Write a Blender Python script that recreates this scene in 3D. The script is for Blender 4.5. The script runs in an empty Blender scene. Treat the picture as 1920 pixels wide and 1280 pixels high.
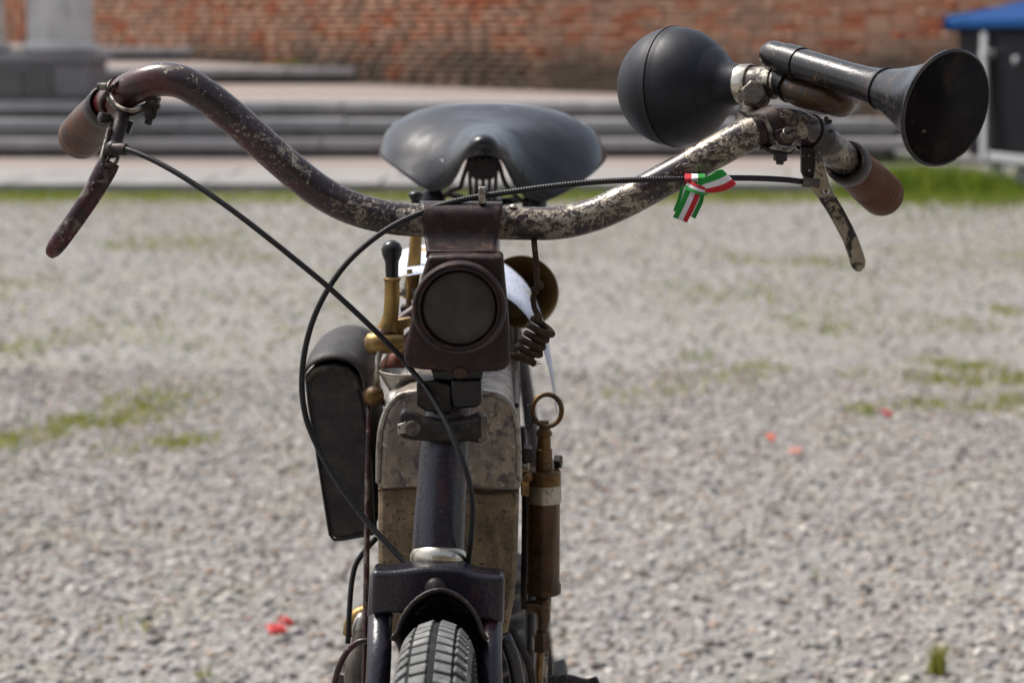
import bpy, bmesh, math, random
import numpy as np
from mathutils import Vector, Matrix, noise as mnoise

random.seed(7); rng = np.random.default_rng(7)
R = math.radians
scene = bpy.context.scene
col = scene.collection

# ------------------------------------------------------------------ camera
CAM_H = 1.10; FP = 1920 * 70 / 36.0
PITCH = math.atan((640 - 71) / FP)
cam_d = bpy.data.cameras.new('camera'); cam = bpy.data.objects.new('camera', cam_d); col.objects.link(cam)
cam_d.lens = 70; cam_d.sensor_width = 36; cam_d.clip_start = 0.05; cam_d.clip_end = 2000
cam.location = (0, 0, CAM_H); cam.rotation_euler = (R(90) - PITCH, 0, 0)
cam_d.dof.use_dof = True; cam_d.dof.focus_distance = 1.485; cam_d.dof.aperture_fstop = 8.2
scene.camera = cam

# ------------------------------------------------------------------ sky, sun, exposure
SUN_EL, SUN_AZ = R(58), R(-62)          # azimuth measured from +Y towards +X
world = bpy.data.worlds.new('World'); scene.world = world; world.use_nodes = True
wn = world.node_tree; wn.nodes.clear()
sky = wn.nodes.new('ShaderNodeTexSky'); sky.sky_type = 'NISHITA'; sky.sun_disc = False
sky.sun_elevation = SUN_EL; sky.sun_rotation = SUN_AZ
sky.air_density = 1.0; sky.dust_density = 4.0; sky.ozone_density = 1.0
hsv = wn.nodes.new('ShaderNodeHueSaturation'); hsv.inputs['Saturation'].default_value = 0.50   # bright overcast
bg = wn.nodes.new('ShaderNodeBackground'); bg.inputs['Strength'].default_value = 0.10
wo = wn.nodes.new('ShaderNodeOutputWorld')
wn.links.new(sky.outputs[0], hsv.inputs['Color']); wn.links.new(hsv.outputs[0], bg.inputs['Color'])
wn.links.new(bg.outputs[0], wo.inputs['Surface'])
sun_d = bpy.data.lights.new('sun', 'SUN'); sun_d.energy = 2.1; sun_d.angle = R(20); sun_d.color = (1.0, 0.96, 0.90)
sun = bpy.data.objects.new('sun', sun_d); col.objects.link(sun); sun.location = (-4, -4, 8)
sd = Vector((math.sin(SUN_AZ) * math.cos(SUN_EL), math.cos(SUN_AZ) * math.cos(SUN_EL), math.sin(SUN_EL)))
sun.rotation_euler = sd.to_track_quat('Z', 'Y').to_euler()
scene.view_settings.view_transform = 'Standard'; scene.view_settings.look = 'None'
scene.view_settings.exposure = 1.16; scene.view_settings.gamma = 1.0
scene.view_settings.use_curve_mapping = False

# ------------------------------------------------------------------ measuring helpers
_F = Vector((0, math.cos(PITCH), -math.sin(PITCH))); _U = Vector((0, math.sin(PITCH), math.cos(PITCH)))
def ray(px, py):
    return _F + Vector(((px - 960) / FP, 0, 0)) + _U * ((640 - py) / FP)
def at(px, py, Y):
    d = ray(px, py); return Vector((0, 0, CAM_H)) + d * (Y / d.y)
def onz(px, py, z):
    d = ray(px, py); return Vector((0, 0, CAM_H)) + d * ((z - CAM_H) / d.z)
def S(Y): return Y * 1.006 / FP
def ats(pts, Y=None):
    return [at(p[0], p[1], p[2] if len(p) > 2 else Y) for p in pts]

# ------------------------------------------------------------------ materials
MATS = {}
class NB:
    def __init__(s, name):
        s.m = bpy.data.materials.new(name); s.m.use_nodes = True; s.t = s.m.node_tree
        s.t.nodes.clear()
        s.out = s.n('ShaderNodeOutputMaterial'); s.b = s.n('ShaderNodeBsdfPrincipled')
        s.l(s.b.outputs[0], s.out.inputs['Surface'])
    def n(s, t, **k):
        x = s.t.nodes.new(t)
        for a, v in k.items(): setattr(x, a, v)
        return x
    def l(s, a, b): s.t.links.new(a, b)
    def put(s, inp, v):
        if isinstance(v, bpy.types.NodeSocket): s.l(v, inp)
        elif isinstance(v, (tuple, list)) and len(v) == 3 and inp.type == 'RGBA': inp.default_value = (*v, 1)
        else: inp.default_value = v
    def coord(s, kind='Object'):
        if kind == 'Position': return s.n('ShaderNodeNewGeometry').outputs['Position']
        return s.n('ShaderNodeTexCoord').outputs[kind]
    def mapping(s, v, scale=(1, 1, 1), loc=(0, 0, 0), rot=(0, 0, 0)):
        m = s.n('ShaderNodeMapping'); s.l(v, m.inputs['Vector'])
        m.inputs['Scale'].default_value = scale; m.inputs['Location'].default_value = loc; m.inputs['Rotation'].default_value = rot
        return m.outputs[0]
    def noise(s, v, scale, detail=4, rough=.55, dist=0, out='Fac'):
        x = s.n('ShaderNodeTexNoise'); s.l(v, x.inputs['Vector'])
        x.inputs['Scale'].default_value = scale; x.inputs['Detail'].default_value = detail
        x.inputs['Roughness'].default_value = rough; x.inputs['Distortion'].default_value = dist
        return x.outputs[out]
    def voro(s, v, scale, feature='F1', out='Distance', rnd=1):
        x = s.n('ShaderNodeTexVoronoi', feature=feature); s.l(v, x.inputs['Vector'])
        x.inputs['Scale'].default_value = scale; x.inputs['Randomness'].default_value = rnd
        return x.outputs[out]
    def ramp(s, f, lo, hi, a=0., b=1.):
        x = s.n('ShaderNodeMapRange'); x.clamp = True
        s.put(x.inputs['Value'], f)
        for i, v in zip((1, 2, 3, 4), (lo, hi, a, b)): x.inputs[i].default_value = v
        return x.outputs[0]
    def cramp(s, f, stops, interp='LINEAR'):
        x = s.n('ShaderNodeValToRGB'); s.l(f, x.inputs[0]); r = x.color_ramp; r.interpolation = interp
        while len(r.elements) < len(stops): r.elements.new(0.5)
        for e, (p, c) in zip(r.elements, stops): e.position = p; e.color = (*c, 1)
        return x.outputs[0]
    def math(s, op, a, b=0.0):
        x = s.n('ShaderNodeMath', operation=op); s.put(x.inputs[0], a); s.put(x.inputs[1], b); return x.outputs[0]
    def mixc(s, f, a, b, mode='MIX'):
        x = s.n('ShaderNodeMix', data_type='RGBA', blend_type=mode)
        s.put(x.inputs[0], f); s.put(x.inputs[6], a); s.put(x.inputs[7], b); return x.outputs[2]
    def mixf(s, f, a, b):
        x = s.n('ShaderNodeMix', data_type='FLOAT'); s.put(x.inputs[0], f); s.put(x.inputs[2], a); s.put(x.inputs[3], b); return x.outputs[0]
    def bump(s, h, strength=.3, dist=.001):
        x = s.n('ShaderNodeBump'); s.put(x.inputs['Height'], h); x.inputs['Strength'].default_value = strength
        x.inputs['Distance'].default_value = dist; s.l(x.outputs[0], s.b.inputs['Normal'])
    def finish(s, color, rough=.5, metal=0., spec=None, coat=0., coat_rough=.2):
        s.put(s.b.inputs['Base Color'], color); s.put(s.b.inputs['Roughness'], rough); s.put(s.b.inputs['Metallic'], metal)
        if spec is not None: s.b.inputs['Specular IOR Level'].default_value = spec
        if coat: s.b.inputs['Coat Weight'].default_value = coat; s.b.inputs['Coat Roughness'].default_value = coat_rough
        MATS[s.m.name] = s.m; return s.m

def worn(name, base, rough=.4, metal=0., var=.25, layers=(), bump=.25, bscale=900, spec=None, coat=0.):
    """painted or metal surface with worn-through layers: (color, metal, rough, scale, lo, hi, stretch)"""
    b = NB(name); v = b.coord('Position')
    n0 = b.noise(v, 60, 5, .65)
    c = b.mixc(b.ramp(n0, .3, .75), tuple(x * (1 - var) for x in base), tuple(min(1, x * (1 + var)) for x in base))
    r = b.mixf(b.noise(v, 140, 4), max(0.05, rough - .12), rough + .14); m = metal
    hsum = b.noise(v, bscale, 3)
    for i, L in enumerate(layers):
        lc, lm, lr, sc, lo, hi = L[:6]; st = L[6] if len(L) > 6 else (1, 1, 1)
        nv = b.mapping(v, st, (i * 3.1, i * 1.7, .4))
        k = b.ramp(b.noise(nv, sc, 8, .62, .2), lo, hi)
        c = b.mixc(k, c, lc); r = b.mixf(k, r, lr); m = b.mixf(k, m, lm)
        hsum = b.math('SUBTRACT', hsum, b.math('MULTIPLY', k, .6))
    b.bump(hsum, bump, .0006)
    return b.finish(c, r, m, spec, coat)

def leafy(b, c):
    t = b.n('ShaderNodeBsdfTranslucent'); b.put(t.inputs[0], c); mx = b.n('ShaderNodeMixShader'); mx.inputs[0].default_value = .45
    b.l(b.b.outputs[0], mx.inputs[1]); b.l(t.outputs[0], mx.inputs[2]); b.l(mx.outputs[0], b.out.inputs['Surface'])
def make_materials():
    worn('black_rubber', (.0050, .0053, .0095), .46, 0, .25, [((.016, .016, .023), 0, .6, 60, .54, .8), ((.035, .033, .034), 0, .7, 350, .68, .75)], .14, 1400, .32)  # blue in the base colour stands in for reflected sky
    worn('horn_paint', (.006, .006, .008), .22, 0, .3, [((.030, .018, .012), 0, .4, 55, .55, .66), ((.26, .165, .075), 1, .40, 70, .655, .68), ((.075, .055, .036), .2, .45, 190, .60, .68)], .22, 700, .42)
    worn('horn_inside', (.0040, .0030, .0030), .5, 0, .45, [((.030, .017, .012), .0, .55, 45, .54, .74), ((.12, .10, .08), .2, .5, 150, .67, .74)], .25, 700, .07)  # near-black colour and low specular put the bell throat's shade into the material
    worn('horn_copper', (.055, .028, .015), .28, .5, .5, [((.012, .008, .007), 0, .35, 60, .45, .62), ((.20, .10, .045), 1, .3, 130, .60, .7)], .22, 600, .4)
    worn('lamp_brown', (.0190, .0090, .0092), .42, 0, .35, [((.050, .022, .014), 0, .6, 120, .52, .66), ((.17, .125, .085), .2, .55, 60, .70, .73), ((.060, .038, .028), 0, .7, 500, .60, .70)], .32, 1100, .28)
    worn('lamp_glass', (.025, .023, .019), .36, 0, .35, [((.052, .045, .034), 0, .5, 35, .44, .72), ((.16, .145, .12), 0, .6, 500, .72, .76)], .06, 600, .3)
    b = NB('leather_saddle'); v = b.coord('Position')
    c = b.mixc(b.ramp(b.noise(v, 30, 5, .6), .35, .75), (.0075, .0080, .0105), (.020, .020, .024))
    c = b.mixc(b.ramp(b.noise(v, 90, 5), .76, .79), c, (.05, .04, .03))
    h = b.math('MULTIPLY', b.noise(v, 13, 2, .4), 9.)
    h = b.math('ADD', h, b.math('MULTIPLY', b.noise(v, 45, 3, .5), .9)); h = b.math('ADD', h, b.math('MULTIPLY', b.noise(v, 700, 3), .05))
    for px, py, Y, rad in ((928, 210, 2.158, .0140), (822, 320, 2.064, .0128), (985, 334, 2.061, .0128)):
        vm = b.n('ShaderNodeVectorMath', operation='DISTANCE'); b.l(v, vm.inputs[0]); vm.inputs[1].default_value = at(px, py, Y)
        d = b.math('ABSOLUTE', b.math('SUBTRACT', vm.outputs['Value'], rad)); h = b.math('SUBTRACT', h, b.ramp(d, .0010, 0, 0, .8))
    b.bump(h, .62, .0010); b.finish(c, b.mixf(b.noise(v, 60, 4), .18, .30), 0, .35)
    worn('leather_bag', (.024, .021, .0215), .52, 0, .35, [((.060, .051, .048), 0, .65, 55, .46, .72), ((.010, .009, .009), 0, .5, 25, .55, .7)], .9, 420, .30)
    worn('bag_edge', (.060, .046, .034), .6, 0, .4, [((.02, .016, .014), 0, .6, 90, .45, .6)], .3, 700, .2)
    worn('brass', (.30, .195, .068), .40, .95, .4, [((.11, .070, .032), .5, .5, 90, .48, .68), ((.03, .022, .014), 0, .5, 200, .61, .68)], .25, 700)
    worn('brass_dark', (.135, .078, .030), .38, .85, .4, [((.040, .025, .014), .4, .5, 60, .48, .66), ((.26, .165, .07), 1, .35, 160, .60, .7)], .25, 700)
    worn('nickel', (.36, .33, .28), .33, 1, .3, [((.10, .075, .055), .3, .55, 150, .52, .66), ((.025, .020, .018), 0, .6, 260, .60, .68)], .3, 900)
    worn('nickel_bright', (.52, .48, .40), .24, 1, .2, [((.16, .12, .085), .6, .4, 110, .58, .70), ((.04, .02, .02), 0, .6, 240, .66, .71)], .2, 700)
    worn('nickel_pitted', (.27, .245, .205), .40, .85, .35, [((.030, .022, .019), 0, .5, 80, .46, .58), ((.014, .011, .011), 0, .55, 200, .56, .64)], .35, 900, .3)
    worn('steel_dark', (.026, .021, .021), .40, .4, .35, [((.065, .042, .031), .2, .6, 120, .53, .70), ((.24, .21, .175), .9, .4, 200, .66, .70)], .3, 900, .3)
    worn('bolt_steel', (.13, .113, .096), .38, .85, .35, [((.03, .021, .017), 0, .55, 130, .46, .64)], .35, 900, .3)
    worn('enamel', (.0135, .0110, .0185), .24, 0, .25, [((.050, .0070, .0095), 0, .30, 30, .55, .72), ((.065, .042, .034), .2, .5, 190, .65, .72)], .55, 330, .5)  # base tinted blue-violet to carry the sky's reflection in the colour
    worn('enamel_red', (.016, .0055, .0068), .28, 0, .35, [((.075, .0095, .014), 0, .34, 40, .46, .66), ((.13, .115, .095), .8, .42, 75, .54, .62), ((.24, .21, .18), .9, .4, 220, .60, .66)], .25, 700, .4)
    worn('tank_upper', (.30, .255, .205), .40, .7, .35, [((.17, .135, .12), .4, .5, 40, .44, .60), ((.085, .060, .066), .1, .42, 90, .51, .61), ((.50, .47, .41), .9, .4, 200, .60, .68), ((.02, .02, .022), 0, .55, 260, .65, .70)], .35, 700)
    worn('tank_lower', (.235, .175, .105), .42, .55, .35, [((.115, .078, .044), .3, .45, 25, .42, .68), ((.020, .014, .010), 0, .55, 330, .57, .63), ((.022, .016, .011), 0, .55, 110, .62, .68), ((.06, .042, .026), .2, .5, 45, .50, .66, (1, 1, .35)), ((.30, .245, .165), .8, .4, 170, .62, .70)], .3, 700)
    worn('pump_brown', (.070, .042, .026), .32, .75, .45, [((.19, .13, .075), 1, .35, 50, .50, .70, (1, 1, .3)), ((.018, .013, .010), 0, .5, 160, .55, .66)], .25, 700)
    worn('bowl_brass', (.085, .046, .011), .55, .3, .3, [((.05, .028, .010), 0, .6, 40, .5, .7)], .2, 500, .3)
    worn('tyre', (.135, .135, .132), .85, 0, .25, [((.27, .265, .25), 0, .9, 60, .50, .75), ((.04, .04, .04), 0, .85, 120, .56, .72)], .5, 900, .15)
    worn('tyre_dark', (.014, .014, .0145), .85, 0, .3, [((.05, .048, .044), 0, .9, 70, .56, .75)], .4, 900, .15)
    worn('cable_black', (.0085, .0075, .0085), .42, 0, .3, [((.035, .028, .025), .2, .5, 170, .60, .72)], .2, 900, .32)
    worn('wire_cloth', (.040, .025, .017), .85, 0, .5, [((.085, .056, .037), 0, .9, 240, .5, .7)], .8, 1600, .15)
    worn('black_paint', (.0060, .0060, .0072), .28, 0, .3, [((.03, .022, .019), .1, .5, 150, .60, .72)], .2, 700, .38)
    worn('copper_red', (.13, .045, .028), .42, .4, .4, [((.035, .02, .017), .1, .6, 110, .50, .68)], .3, 800)
    worn('alloy', (.34, .32, .285), .36, .9, .25, [((.12, .095, .075), .4, .55, 90, .50, .66), ((.03, .025, .02), 0, .6, 240, .60, .67)], .35, 800)
    worn('casting', (.12, .105, .09), .55, .5, .35, [((.035, .024, .019), .1, .7, 60, .48, .66)], .5, 500)
    # handlebar: dark aubergine enamel, flaked down to nickel
    b = NB('bar_enamel'); v = b.coord('Position'); sp = b.n('ShaderNodeSeparateXYZ'); b.l(v, sp.inputs[0]); X = sp.outputs[0]; Z = sp.outputs[2]
    base = b.mixc(b.ramp(b.noise(v, 25, 4), .35, .7), (.0150, .0090, .0105), (.030, .0200, .0225))
    low = b.ramp(b.math('ADD', Z, b.math('MULTIPLY', X, .80)), .870, .857)
    redm = b.math('MULTIPLY', b.math('MULTIPLY', b.ramp(b.noise(v, 30, 5, .65), .36, .56), b.ramp(X, -.10, -.17)), low)
    base = b.mixc(redm, base, (.062, .0085, .0085))
    big = b.noise(b.mapping(v, (.8, 1, 1.3)), 62, 10, .70, .5)
    zone = b.noise(b.mapping(v, (1, 1, 1), (4, 2, 1)), 14, 2, .5)
    grow = b.math('ADD', b.math('ADD', b.ramp(X, -.20, -.12, -.07, .03), b.ramp(X, -.05, .02, 0, .030)), b.ramp(zone, .3, .7, -.05, .06))
    m1 = b.ramp(b.math('ADD', big, grow), .588, .602)
    fine = b.noise(v, 330, 5, .7)
    m2 = b.ramp(b.math('ADD', b.math('ADD', fine, b.math('MULTIPLY', b.noise(v, 22, 2), .35)), b.ramp(X, -.24, -.13, 0, .045)), .80, .82)
    k = b.math('MAXIMUM', m1, m2)
    base = b.mixc(b.ramp(b.math('ADD', big, grow), .535, .592, 0, .85), base, (.060, .036, .026))
    nick = b.mixc(b.ramp(b.noise(v, 90, 6, .65), .35, .68), (.13, .105, .080), (.34, .305, .25))
    spots = b.ramp(b.noise(v, 420, 4), .56, .62)
    nick = b.mixc(spots, nick, (.04, .028, .02))
    c = b.mixc(k, base, nick)
    b.bump(b.math('SUBTRACT', b.noise(v, 500, 3), b.math('MULTIPLY', k, 1.6)), .4, .0004)
    b.finish(c, b.mixf(k, b.mixf(b.noise(v, 90, 4), .18, .36), .40), b.mixf(k, 0., .6), .42)
    worn('lever_nickel', (.27, .235, .175), .36, .8, .25, [((.018, .014, .014), 0, .45, 34, .53, .58), ((.03, .022, .018), 0, .5, 260, .60, .66)], .25, 900, .3)
    # turned wood
    for nm, a, d in (('wood_right', (.120, .036, .0065), (.045, .014, .0035)), ('wood_left', (.15, .034, .0055), (.024, .008, .004))):
        b = NB(nm); v = b.coord('UV'); p = b.coord('Position')
        g = b.noise(b.mapping(v, (6, 60, 1)), 6, 6, .6, .8)
        c = b.mixc(b.ramp(g, .32, .70), d, a)
        c = b.mixc(b.ramp(b.noise(p, 45, 4), *((.45, .75, 0, .7) if nm == 'wood_right' else (.36, .60, 0, .95))), c, d)
        if nm == 'wood_left': c = b.mixc(b.ramp(b.noise(p, 55, 6, .6), .64, .67), c, (.36, .13, .022))
        b.bump(g, .25, .0006); b.finish(c, b.mixf(g, .26, .42), 0, .05 if nm == 'wood_right' else .24)
    # ribbon
    b = NB('ribbon_tricolour'); v = b.coord('UV'); sp = b.n('ShaderNodeSeparateXYZ'); b.l(v, sp.inputs[0])
    c = b.cramp(sp.outputs[1], [(0, (.010, .27, .035)), (.345, (.74, .72, .74)), (.665, (.50, .012, .022))], 'CONSTANT')
    w = b.n('ShaderNodeTexWave', wave_type='BANDS', bands_direction='X'); b.l(b.mapping(v, (1, 1, 1)), w.inputs[0]); w.inputs['Scale'].default_value = 14
    c = b.mixc(b.ramp(w.outputs['Fac'], 0, 1, 0, .22), c, (.02, .02, .02))
    b.bump(w.outputs['Fac'], .5, .0004); b.finish(c, .62, 0, .35)
    # paper
    b = NB('printed_paper'); v = b.coord('Position')
    dots = b.ramp(b.voro(v, 150), .30, .24); dots = b.math('MULTIPLY', dots, b.ramp(b.noise(v, 40), .40, .46))
    c = b.mixc(dots, (.50, .52, .62), (.09, .20, .16)); c = b.mixc(b.ramp(b.noise(v, 34, 4), .57, .63), c, (.34, .24, .11))
    b.finish(c, .6, 0, .3)

    # ---- setting
    b = NB('gravel_ground'); v = b.coord('Position')
    vc = b.n('ShaderNodeTexVoronoi'); b.l(v, vc.inputs['Vector']); vc.inputs['Scale'].default_value = 75
    sepc = b.n('ShaderNodeSeparateColor'); b.l(vc.outputs['Color'], sepc.inputs[0])
    c = b.cramp(sepc.outputs[0], [(0, (.10, .094, .090)), (.2, (.17, .16, .152)), (.5, (.225, .213, .204)), (.8, (.275, .262, .25)), (1, (.36, .343, .325))])
    c = b.mixc(b.ramp(vc.outputs['Distance'], .35, .75), c, (.15, .143, .136))
    lg = b.noise(v, 1.1, 5, .6); c = b.mixc(b.ramp(lg, .35, .7), b.mixc(.25, c, (.18, .168, .152)), b.mixc(.30, c, (.29, .278, .268)))
    c = b.mixc(b.math('MULTIPLY', b.ramp(b.noise(v, 2.6, 6, .62), .55, .70), .34), c, (.22, .225, .085))
    b.bump(b.math('ADD', b.math('MULTIPLY', vc.outputs['Distance'], -1), b.noise(v, 140, 3)), .5, .006)
    b.finish(c, .92, 0, .2)
    b = NB('gravel_stone'); g = b.n('ShaderNodeNewGeometry').outputs['Random Per Island']; v = b.coord('Position')
    c = b.cramp(g, [(0, (.035, .035, .038)), (.09, (.09, .082, .078)), (.18, (.18, .148, .125)), (.30, (.215, .212, .225)), (.46, (.275, .255, .235)), (.58, (.30, .225, .165)), (.68, (.30, .292, .285)), (.88, (.38, .36, .33)), (.97, (.54, .51, .47)), (1, (.27, .15, .10))])
    c = b.mixc(b.ramp(b.noise(v, 240, 3), .4, .7, 0, .35), c, (.19, .175, .155)); b.finish(c, .88, 0, .25)
    b = NB('grass_blade'); g = b.n('ShaderNodeNewGeometry').outputs['Random Per Island']
    c = b.cramp(g, [(0, (.12, .17, .02)), (.4, (.20, .24, .03)), (.75, (.30, .29, .05)), (1, (.40, .34, .13))]); b.finish(c, .6, 0, .2); leafy(b, c)
    b = NB('grass_dark'); g = b.n('ShaderNodeNewGeometry').outputs['Random Per Island']
    c = b.cramp(g, [(0, (.06, .125, .008)), (.5, (.12, .19, .016)), (1, (.26, .27, .045))]); b.finish(c, .6, 0, .2); leafy(b, c)
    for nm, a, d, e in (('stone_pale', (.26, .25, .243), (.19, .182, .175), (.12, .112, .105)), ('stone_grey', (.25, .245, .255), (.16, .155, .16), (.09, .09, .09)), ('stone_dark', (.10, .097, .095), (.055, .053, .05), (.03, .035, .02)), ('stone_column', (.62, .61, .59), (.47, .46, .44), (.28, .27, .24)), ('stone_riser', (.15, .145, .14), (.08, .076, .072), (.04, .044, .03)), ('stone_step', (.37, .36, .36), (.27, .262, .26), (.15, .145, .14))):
        b = NB(nm); v = b.coord('Position')
        c = b.mixc(b.ramp(b.noise(v, 2.2, 6, .6), .35, .68), a, d)
        c = b.mixc(b.ramp(b.noise(b.mapping(v, (1, 1, .35)), 5, 6, .65), .55, .78), c, e)
        c = b.mixc(b.ramp(b.noise(v, 60, 4), .5, .75, 0, .4), c, d)
        b.bump(b.noise(v, 35, 6, .65), .5, .01); b.finish(c, .85, 0, .25)
    b = NB('brick_clay'); oi = b.n('ShaderNodeObjectInfo').outputs['Random']; isl = b.n('ShaderNodeNewGeometry').outputs['Random Per Island']; v = b.coord('Position')
    f = b.math('FRACT', b.math('ADD', b.math('MULTIPLY', oi, 7.31), isl))
    cl = b.noise(b.mapping(v, (1, 1, 1.4)), 1.7, 4, .6)
    f2 = b.math('ADD', b.math('MULTIPLY', f, .62), b.ramp(cl, .32, .68, 0, .38))
    c = b.cramp(f2, [(0, (.13, .085, .062)), (.25, (.25, .145, .098)), (.5, (.34, .200, .135)), (.66, (.30, .120, .066)), (.84, (.26, .062, .024)), (1, (.38, .110, .036))])
    c = b.mixc(b.ramp(b.noise(v, 18, 5, .65), .46, .78, 0, .35), c, (.25, .180, .135))
    spz = b.n('ShaderNodeSeparateXYZ'); b.l(v, spz.inputs[0])
    damp = b.math('MULTIPLY', b.ramp(b.math('ADD', spz.outputs[2], b.math('MULTIPLY', b.noise(v, 1.6, 5), -.55)), .86, .54), b.ramp(b.noise(v, 1.1, 4), .30, .48))
    c = b.mixc(b.math('MULTIPLY', damp, .92), c, (.060, .050, .038))
    b.bump(b.noise(v, 90, 5, .7), .5, .006); b.finish(c, .9, 0, .2)
    b = NB('brick_mortar'); v = b.coord('Position')
    b.bump(b.noise(v, 80, 5), .5, .006); b.finish(b.mixc(b.noise(v, 9, 5), (.13, .105, .085), (.22, .175, .14)), .95, 0, .2)
    b = NB('brick_paving'); v = b.coord('Position')
    bt = b.n('ShaderNodeTexBrick'); b.l(v, bt.inputs['Vector']); bt.inputs['Scale'].default_value = 4
    bt.inputs['Color1'].default_value = (.225, .175, .155, 1); bt.inputs['Color2'].default_value = (.205, .165, .148, 1); bt.inputs['Mortar'].default_value = (.25, .22, .20, 1)
    c = b.mixc(b.ramp(b.noise(v, 3, 5), .4, .7, 0, .6), bt.outputs['Color'], (.235, .21, .198))
    b.finish(c, .9, 0, .2)
    b = NB('plaster_ochre'); v = b.coord('Position')
    c = b.mixc(b.ramp(b.noise(v, .5, 6, .6), .35, .7), (.24, .17, .11), (.32, .235, .16)); c = b.mixc(b.ramp(b.noise(b.mapping(v, (1, 1, .2)), 1.5, 5), .5, .75, 0, .5), c, (.15, .12, .09))
    b.finish(c, .9, 0, .2)
    b = NB('roof_tile'); v = b.coord('Position'); b.finish(b.mixc(b.noise(v, 6, 4), (.20, .085, .05), (.30, .16, .10)), .9, 0, .2)
    b = NB('shutter_green'); v = b.coord('Position'); b.finish(b.mixc(b.noise(v, 3, 4), (.02, .035, .025), (.035, .055, .035)), .6, 0, .3)
    b = NB('window_glass'); v = b.coord('Position'); b.finish(b.mixc(b.noise(v, 1, 2), (.015, .018, .02), (.03, .034, .036)), .08, 0, .5)
    worn('bin_black', (.0045, .005, .008), .5, 0, .2, [((.010, .010, .013), 0, .6, 8, .55, .75)], .2, 90, .15)
    worn('bin_blue', (.001, .042, .15), .45, 0, .15, [((.003, .052, .18), 0, .5, 6, .5, .7)], .1, 90, .12)
    worn('galvanised', (.56, .58, .60), .42, .6, .12, [((.40, .41, .43), .6, .5, 18, .5, .7)], .2, 90)
    worn('castor_grey', (.33, .34, .36), .5, .3, .2, [], .2, 90)
    for nm, c in (('scrap_red', (.36, .016, .014)), ('scrap_orange', (.45, .075, .02)), ('scrap_pink', (.42, .18, .135))):
        worn(nm, c, .45, 0, .15, [], .2, 300, .4)
make_materials()

# ------------------------------------------------------------------ mesh helpers
class Geo:
    def __init__(s): s.v = []; s.f = []; s.uv = []     # uv per face corner, or None
    def add(s, verts, faces, uvs=None):
        o = len(s.v); s.v.extend([Vector(p) for p in verts])
        for i, f in enumerate(faces):
            s.f.append([o + k for k in f]); s.uv.append(uvs[i] if uvs else None)
        return s

WLOC = {}
def setp(o, label=None, cat=None, group=None, kind=None):
    if label: o['label'] = label
    if cat: o['category'] = cat
    if group: o['group'] = group
    if kind: o['kind'] = kind
    return o
def empty(name, loc, label=None, cat=None, group=None):
    o = bpy.data.objects.new(name, None); col.objects.link(o); o.location = loc; o.empty_display_size = .1
    WLOC[o] = Vector(loc); return setp(o, label, cat, group)
def build(name, g, mat, parent=None, smooth=35, bevel=None, subsurf=0, solid=None, bseg=2, label=None, cat=None, group=None, kind=None, origin=None):
    vs = np.array([tuple(p) for p in g.v], dtype=np.float64)
    c = Vector((vs.min(0) + vs.max(0)) / 2) if origin is None else Vector(origin)
    me = bpy.data.meshes.new(name)
    me.from_pydata([tuple(Vector(p) - c) for p in g.v], [], g.f)
    if any(u is not None for u in g.uv):
        ul = me.uv_layers.new(name='UVMap'); k = 0
        for u, f in zip(g.uv, g.f):
            for j in range(len(f)):
                ul.data[k].uv = u[j] if u else (0, 0); k += 1
    me.validate(); 
    if smooth is not None:
        me.polygons.foreach_set('use_smooth', [True] * len(me.polygons))
        if smooth < 180: me.set_sharp_from_angle(angle=R(smooth))
    me.materials.append(MATS[mat] if isinstance(mat, str) else mat)
    o = bpy.data.objects.new(name, me); col.objects.link(o)
    WLOC[o] = c
    o.location = c - (WLOC[parent] if parent else Vector((0, 0, 0)))
    if parent: o.parent = parent
    if subsurf:
        m = o.modifiers.new('sub', 'SUBSURF'); m.levels = subsurf; m.render_levels = subsurf
    if solid:
        m = o.modifiers.new('thick', 'SOLIDIFY'); m.thickness = solid; m.offset = -1
    if bevel:
        m = o.modifiers.new('bev', 'BEVEL'); m.width = bevel; m.segments = bseg; m.limit_method = 'ANGLE'; m.angle_limit = R(40); m.harden_normals = False
    return setp(o, label, cat, group, kind)

def catmull(P, n=8):
    """centripetal-ish Catmull-Rom through points (any dimension), n samples per span"""
    P = [np.array(p, dtype=float) for p in P]; Q = [2 * P[0] - P[1]] + P + [2 * P[-1] - P[-2]]; out = []
    for i in range(1, len(Q) - 2):
        p0, p1, p2, p3 = Q[i - 1:i + 3]
        for k in range(n):
            t = k / n
            out.append(.5 * ((2 * p1) + (-p0 + p2) * t + (2 * p0 - 5 * p1 + 4 * p2 - p3) * t * t + (-p0 + 3 * p1 - 3 * p2 + p3) * t ** 3))
    out.append(P[-1]); return out
def resample(path, step):
    P = [np.array(p, dtype=float) for p in path]; d = [0]
    for a, b in zip(P, P[1:]): d.append(d[-1] + np.linalg.norm((b - a)[:3]))
    n = max(2, int(d[-1] / step)); A = np.array(P); T = np.linspace(0, d[-1], n + 1)
    return [np.array([np.interp(t, d, A[:, j]) for j in range(A.shape[1])]) for t in T]
def frames(P, up=None):
    P = [Vector(p[:3]) for p in P]; n = len(P); T = []
    for i in range(n):
        t = P[min(i + 1, n - 1)] - P[max(i - 1, 0)]; T.append(t.normalized() if t.length > 1e-9 else Vector((0, 0, 1)))
    a = Vector(up) if up is not None else (Vector((0, 0, 1)) if abs(T[0].z) < .9 else Vector((1, 0, 0)))
    N = (a - T[0] * a.dot(T[0])).normalized(); out = []
    for i in range(n):
        N = (N - T[i] * N.dot(T[i])); N = N.normalized() if N.length > 1e-9 else T[i].orthogonal().normalized()
        out.append((P[i], T[i], N, T[i].cross(N)))
    return out
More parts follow.
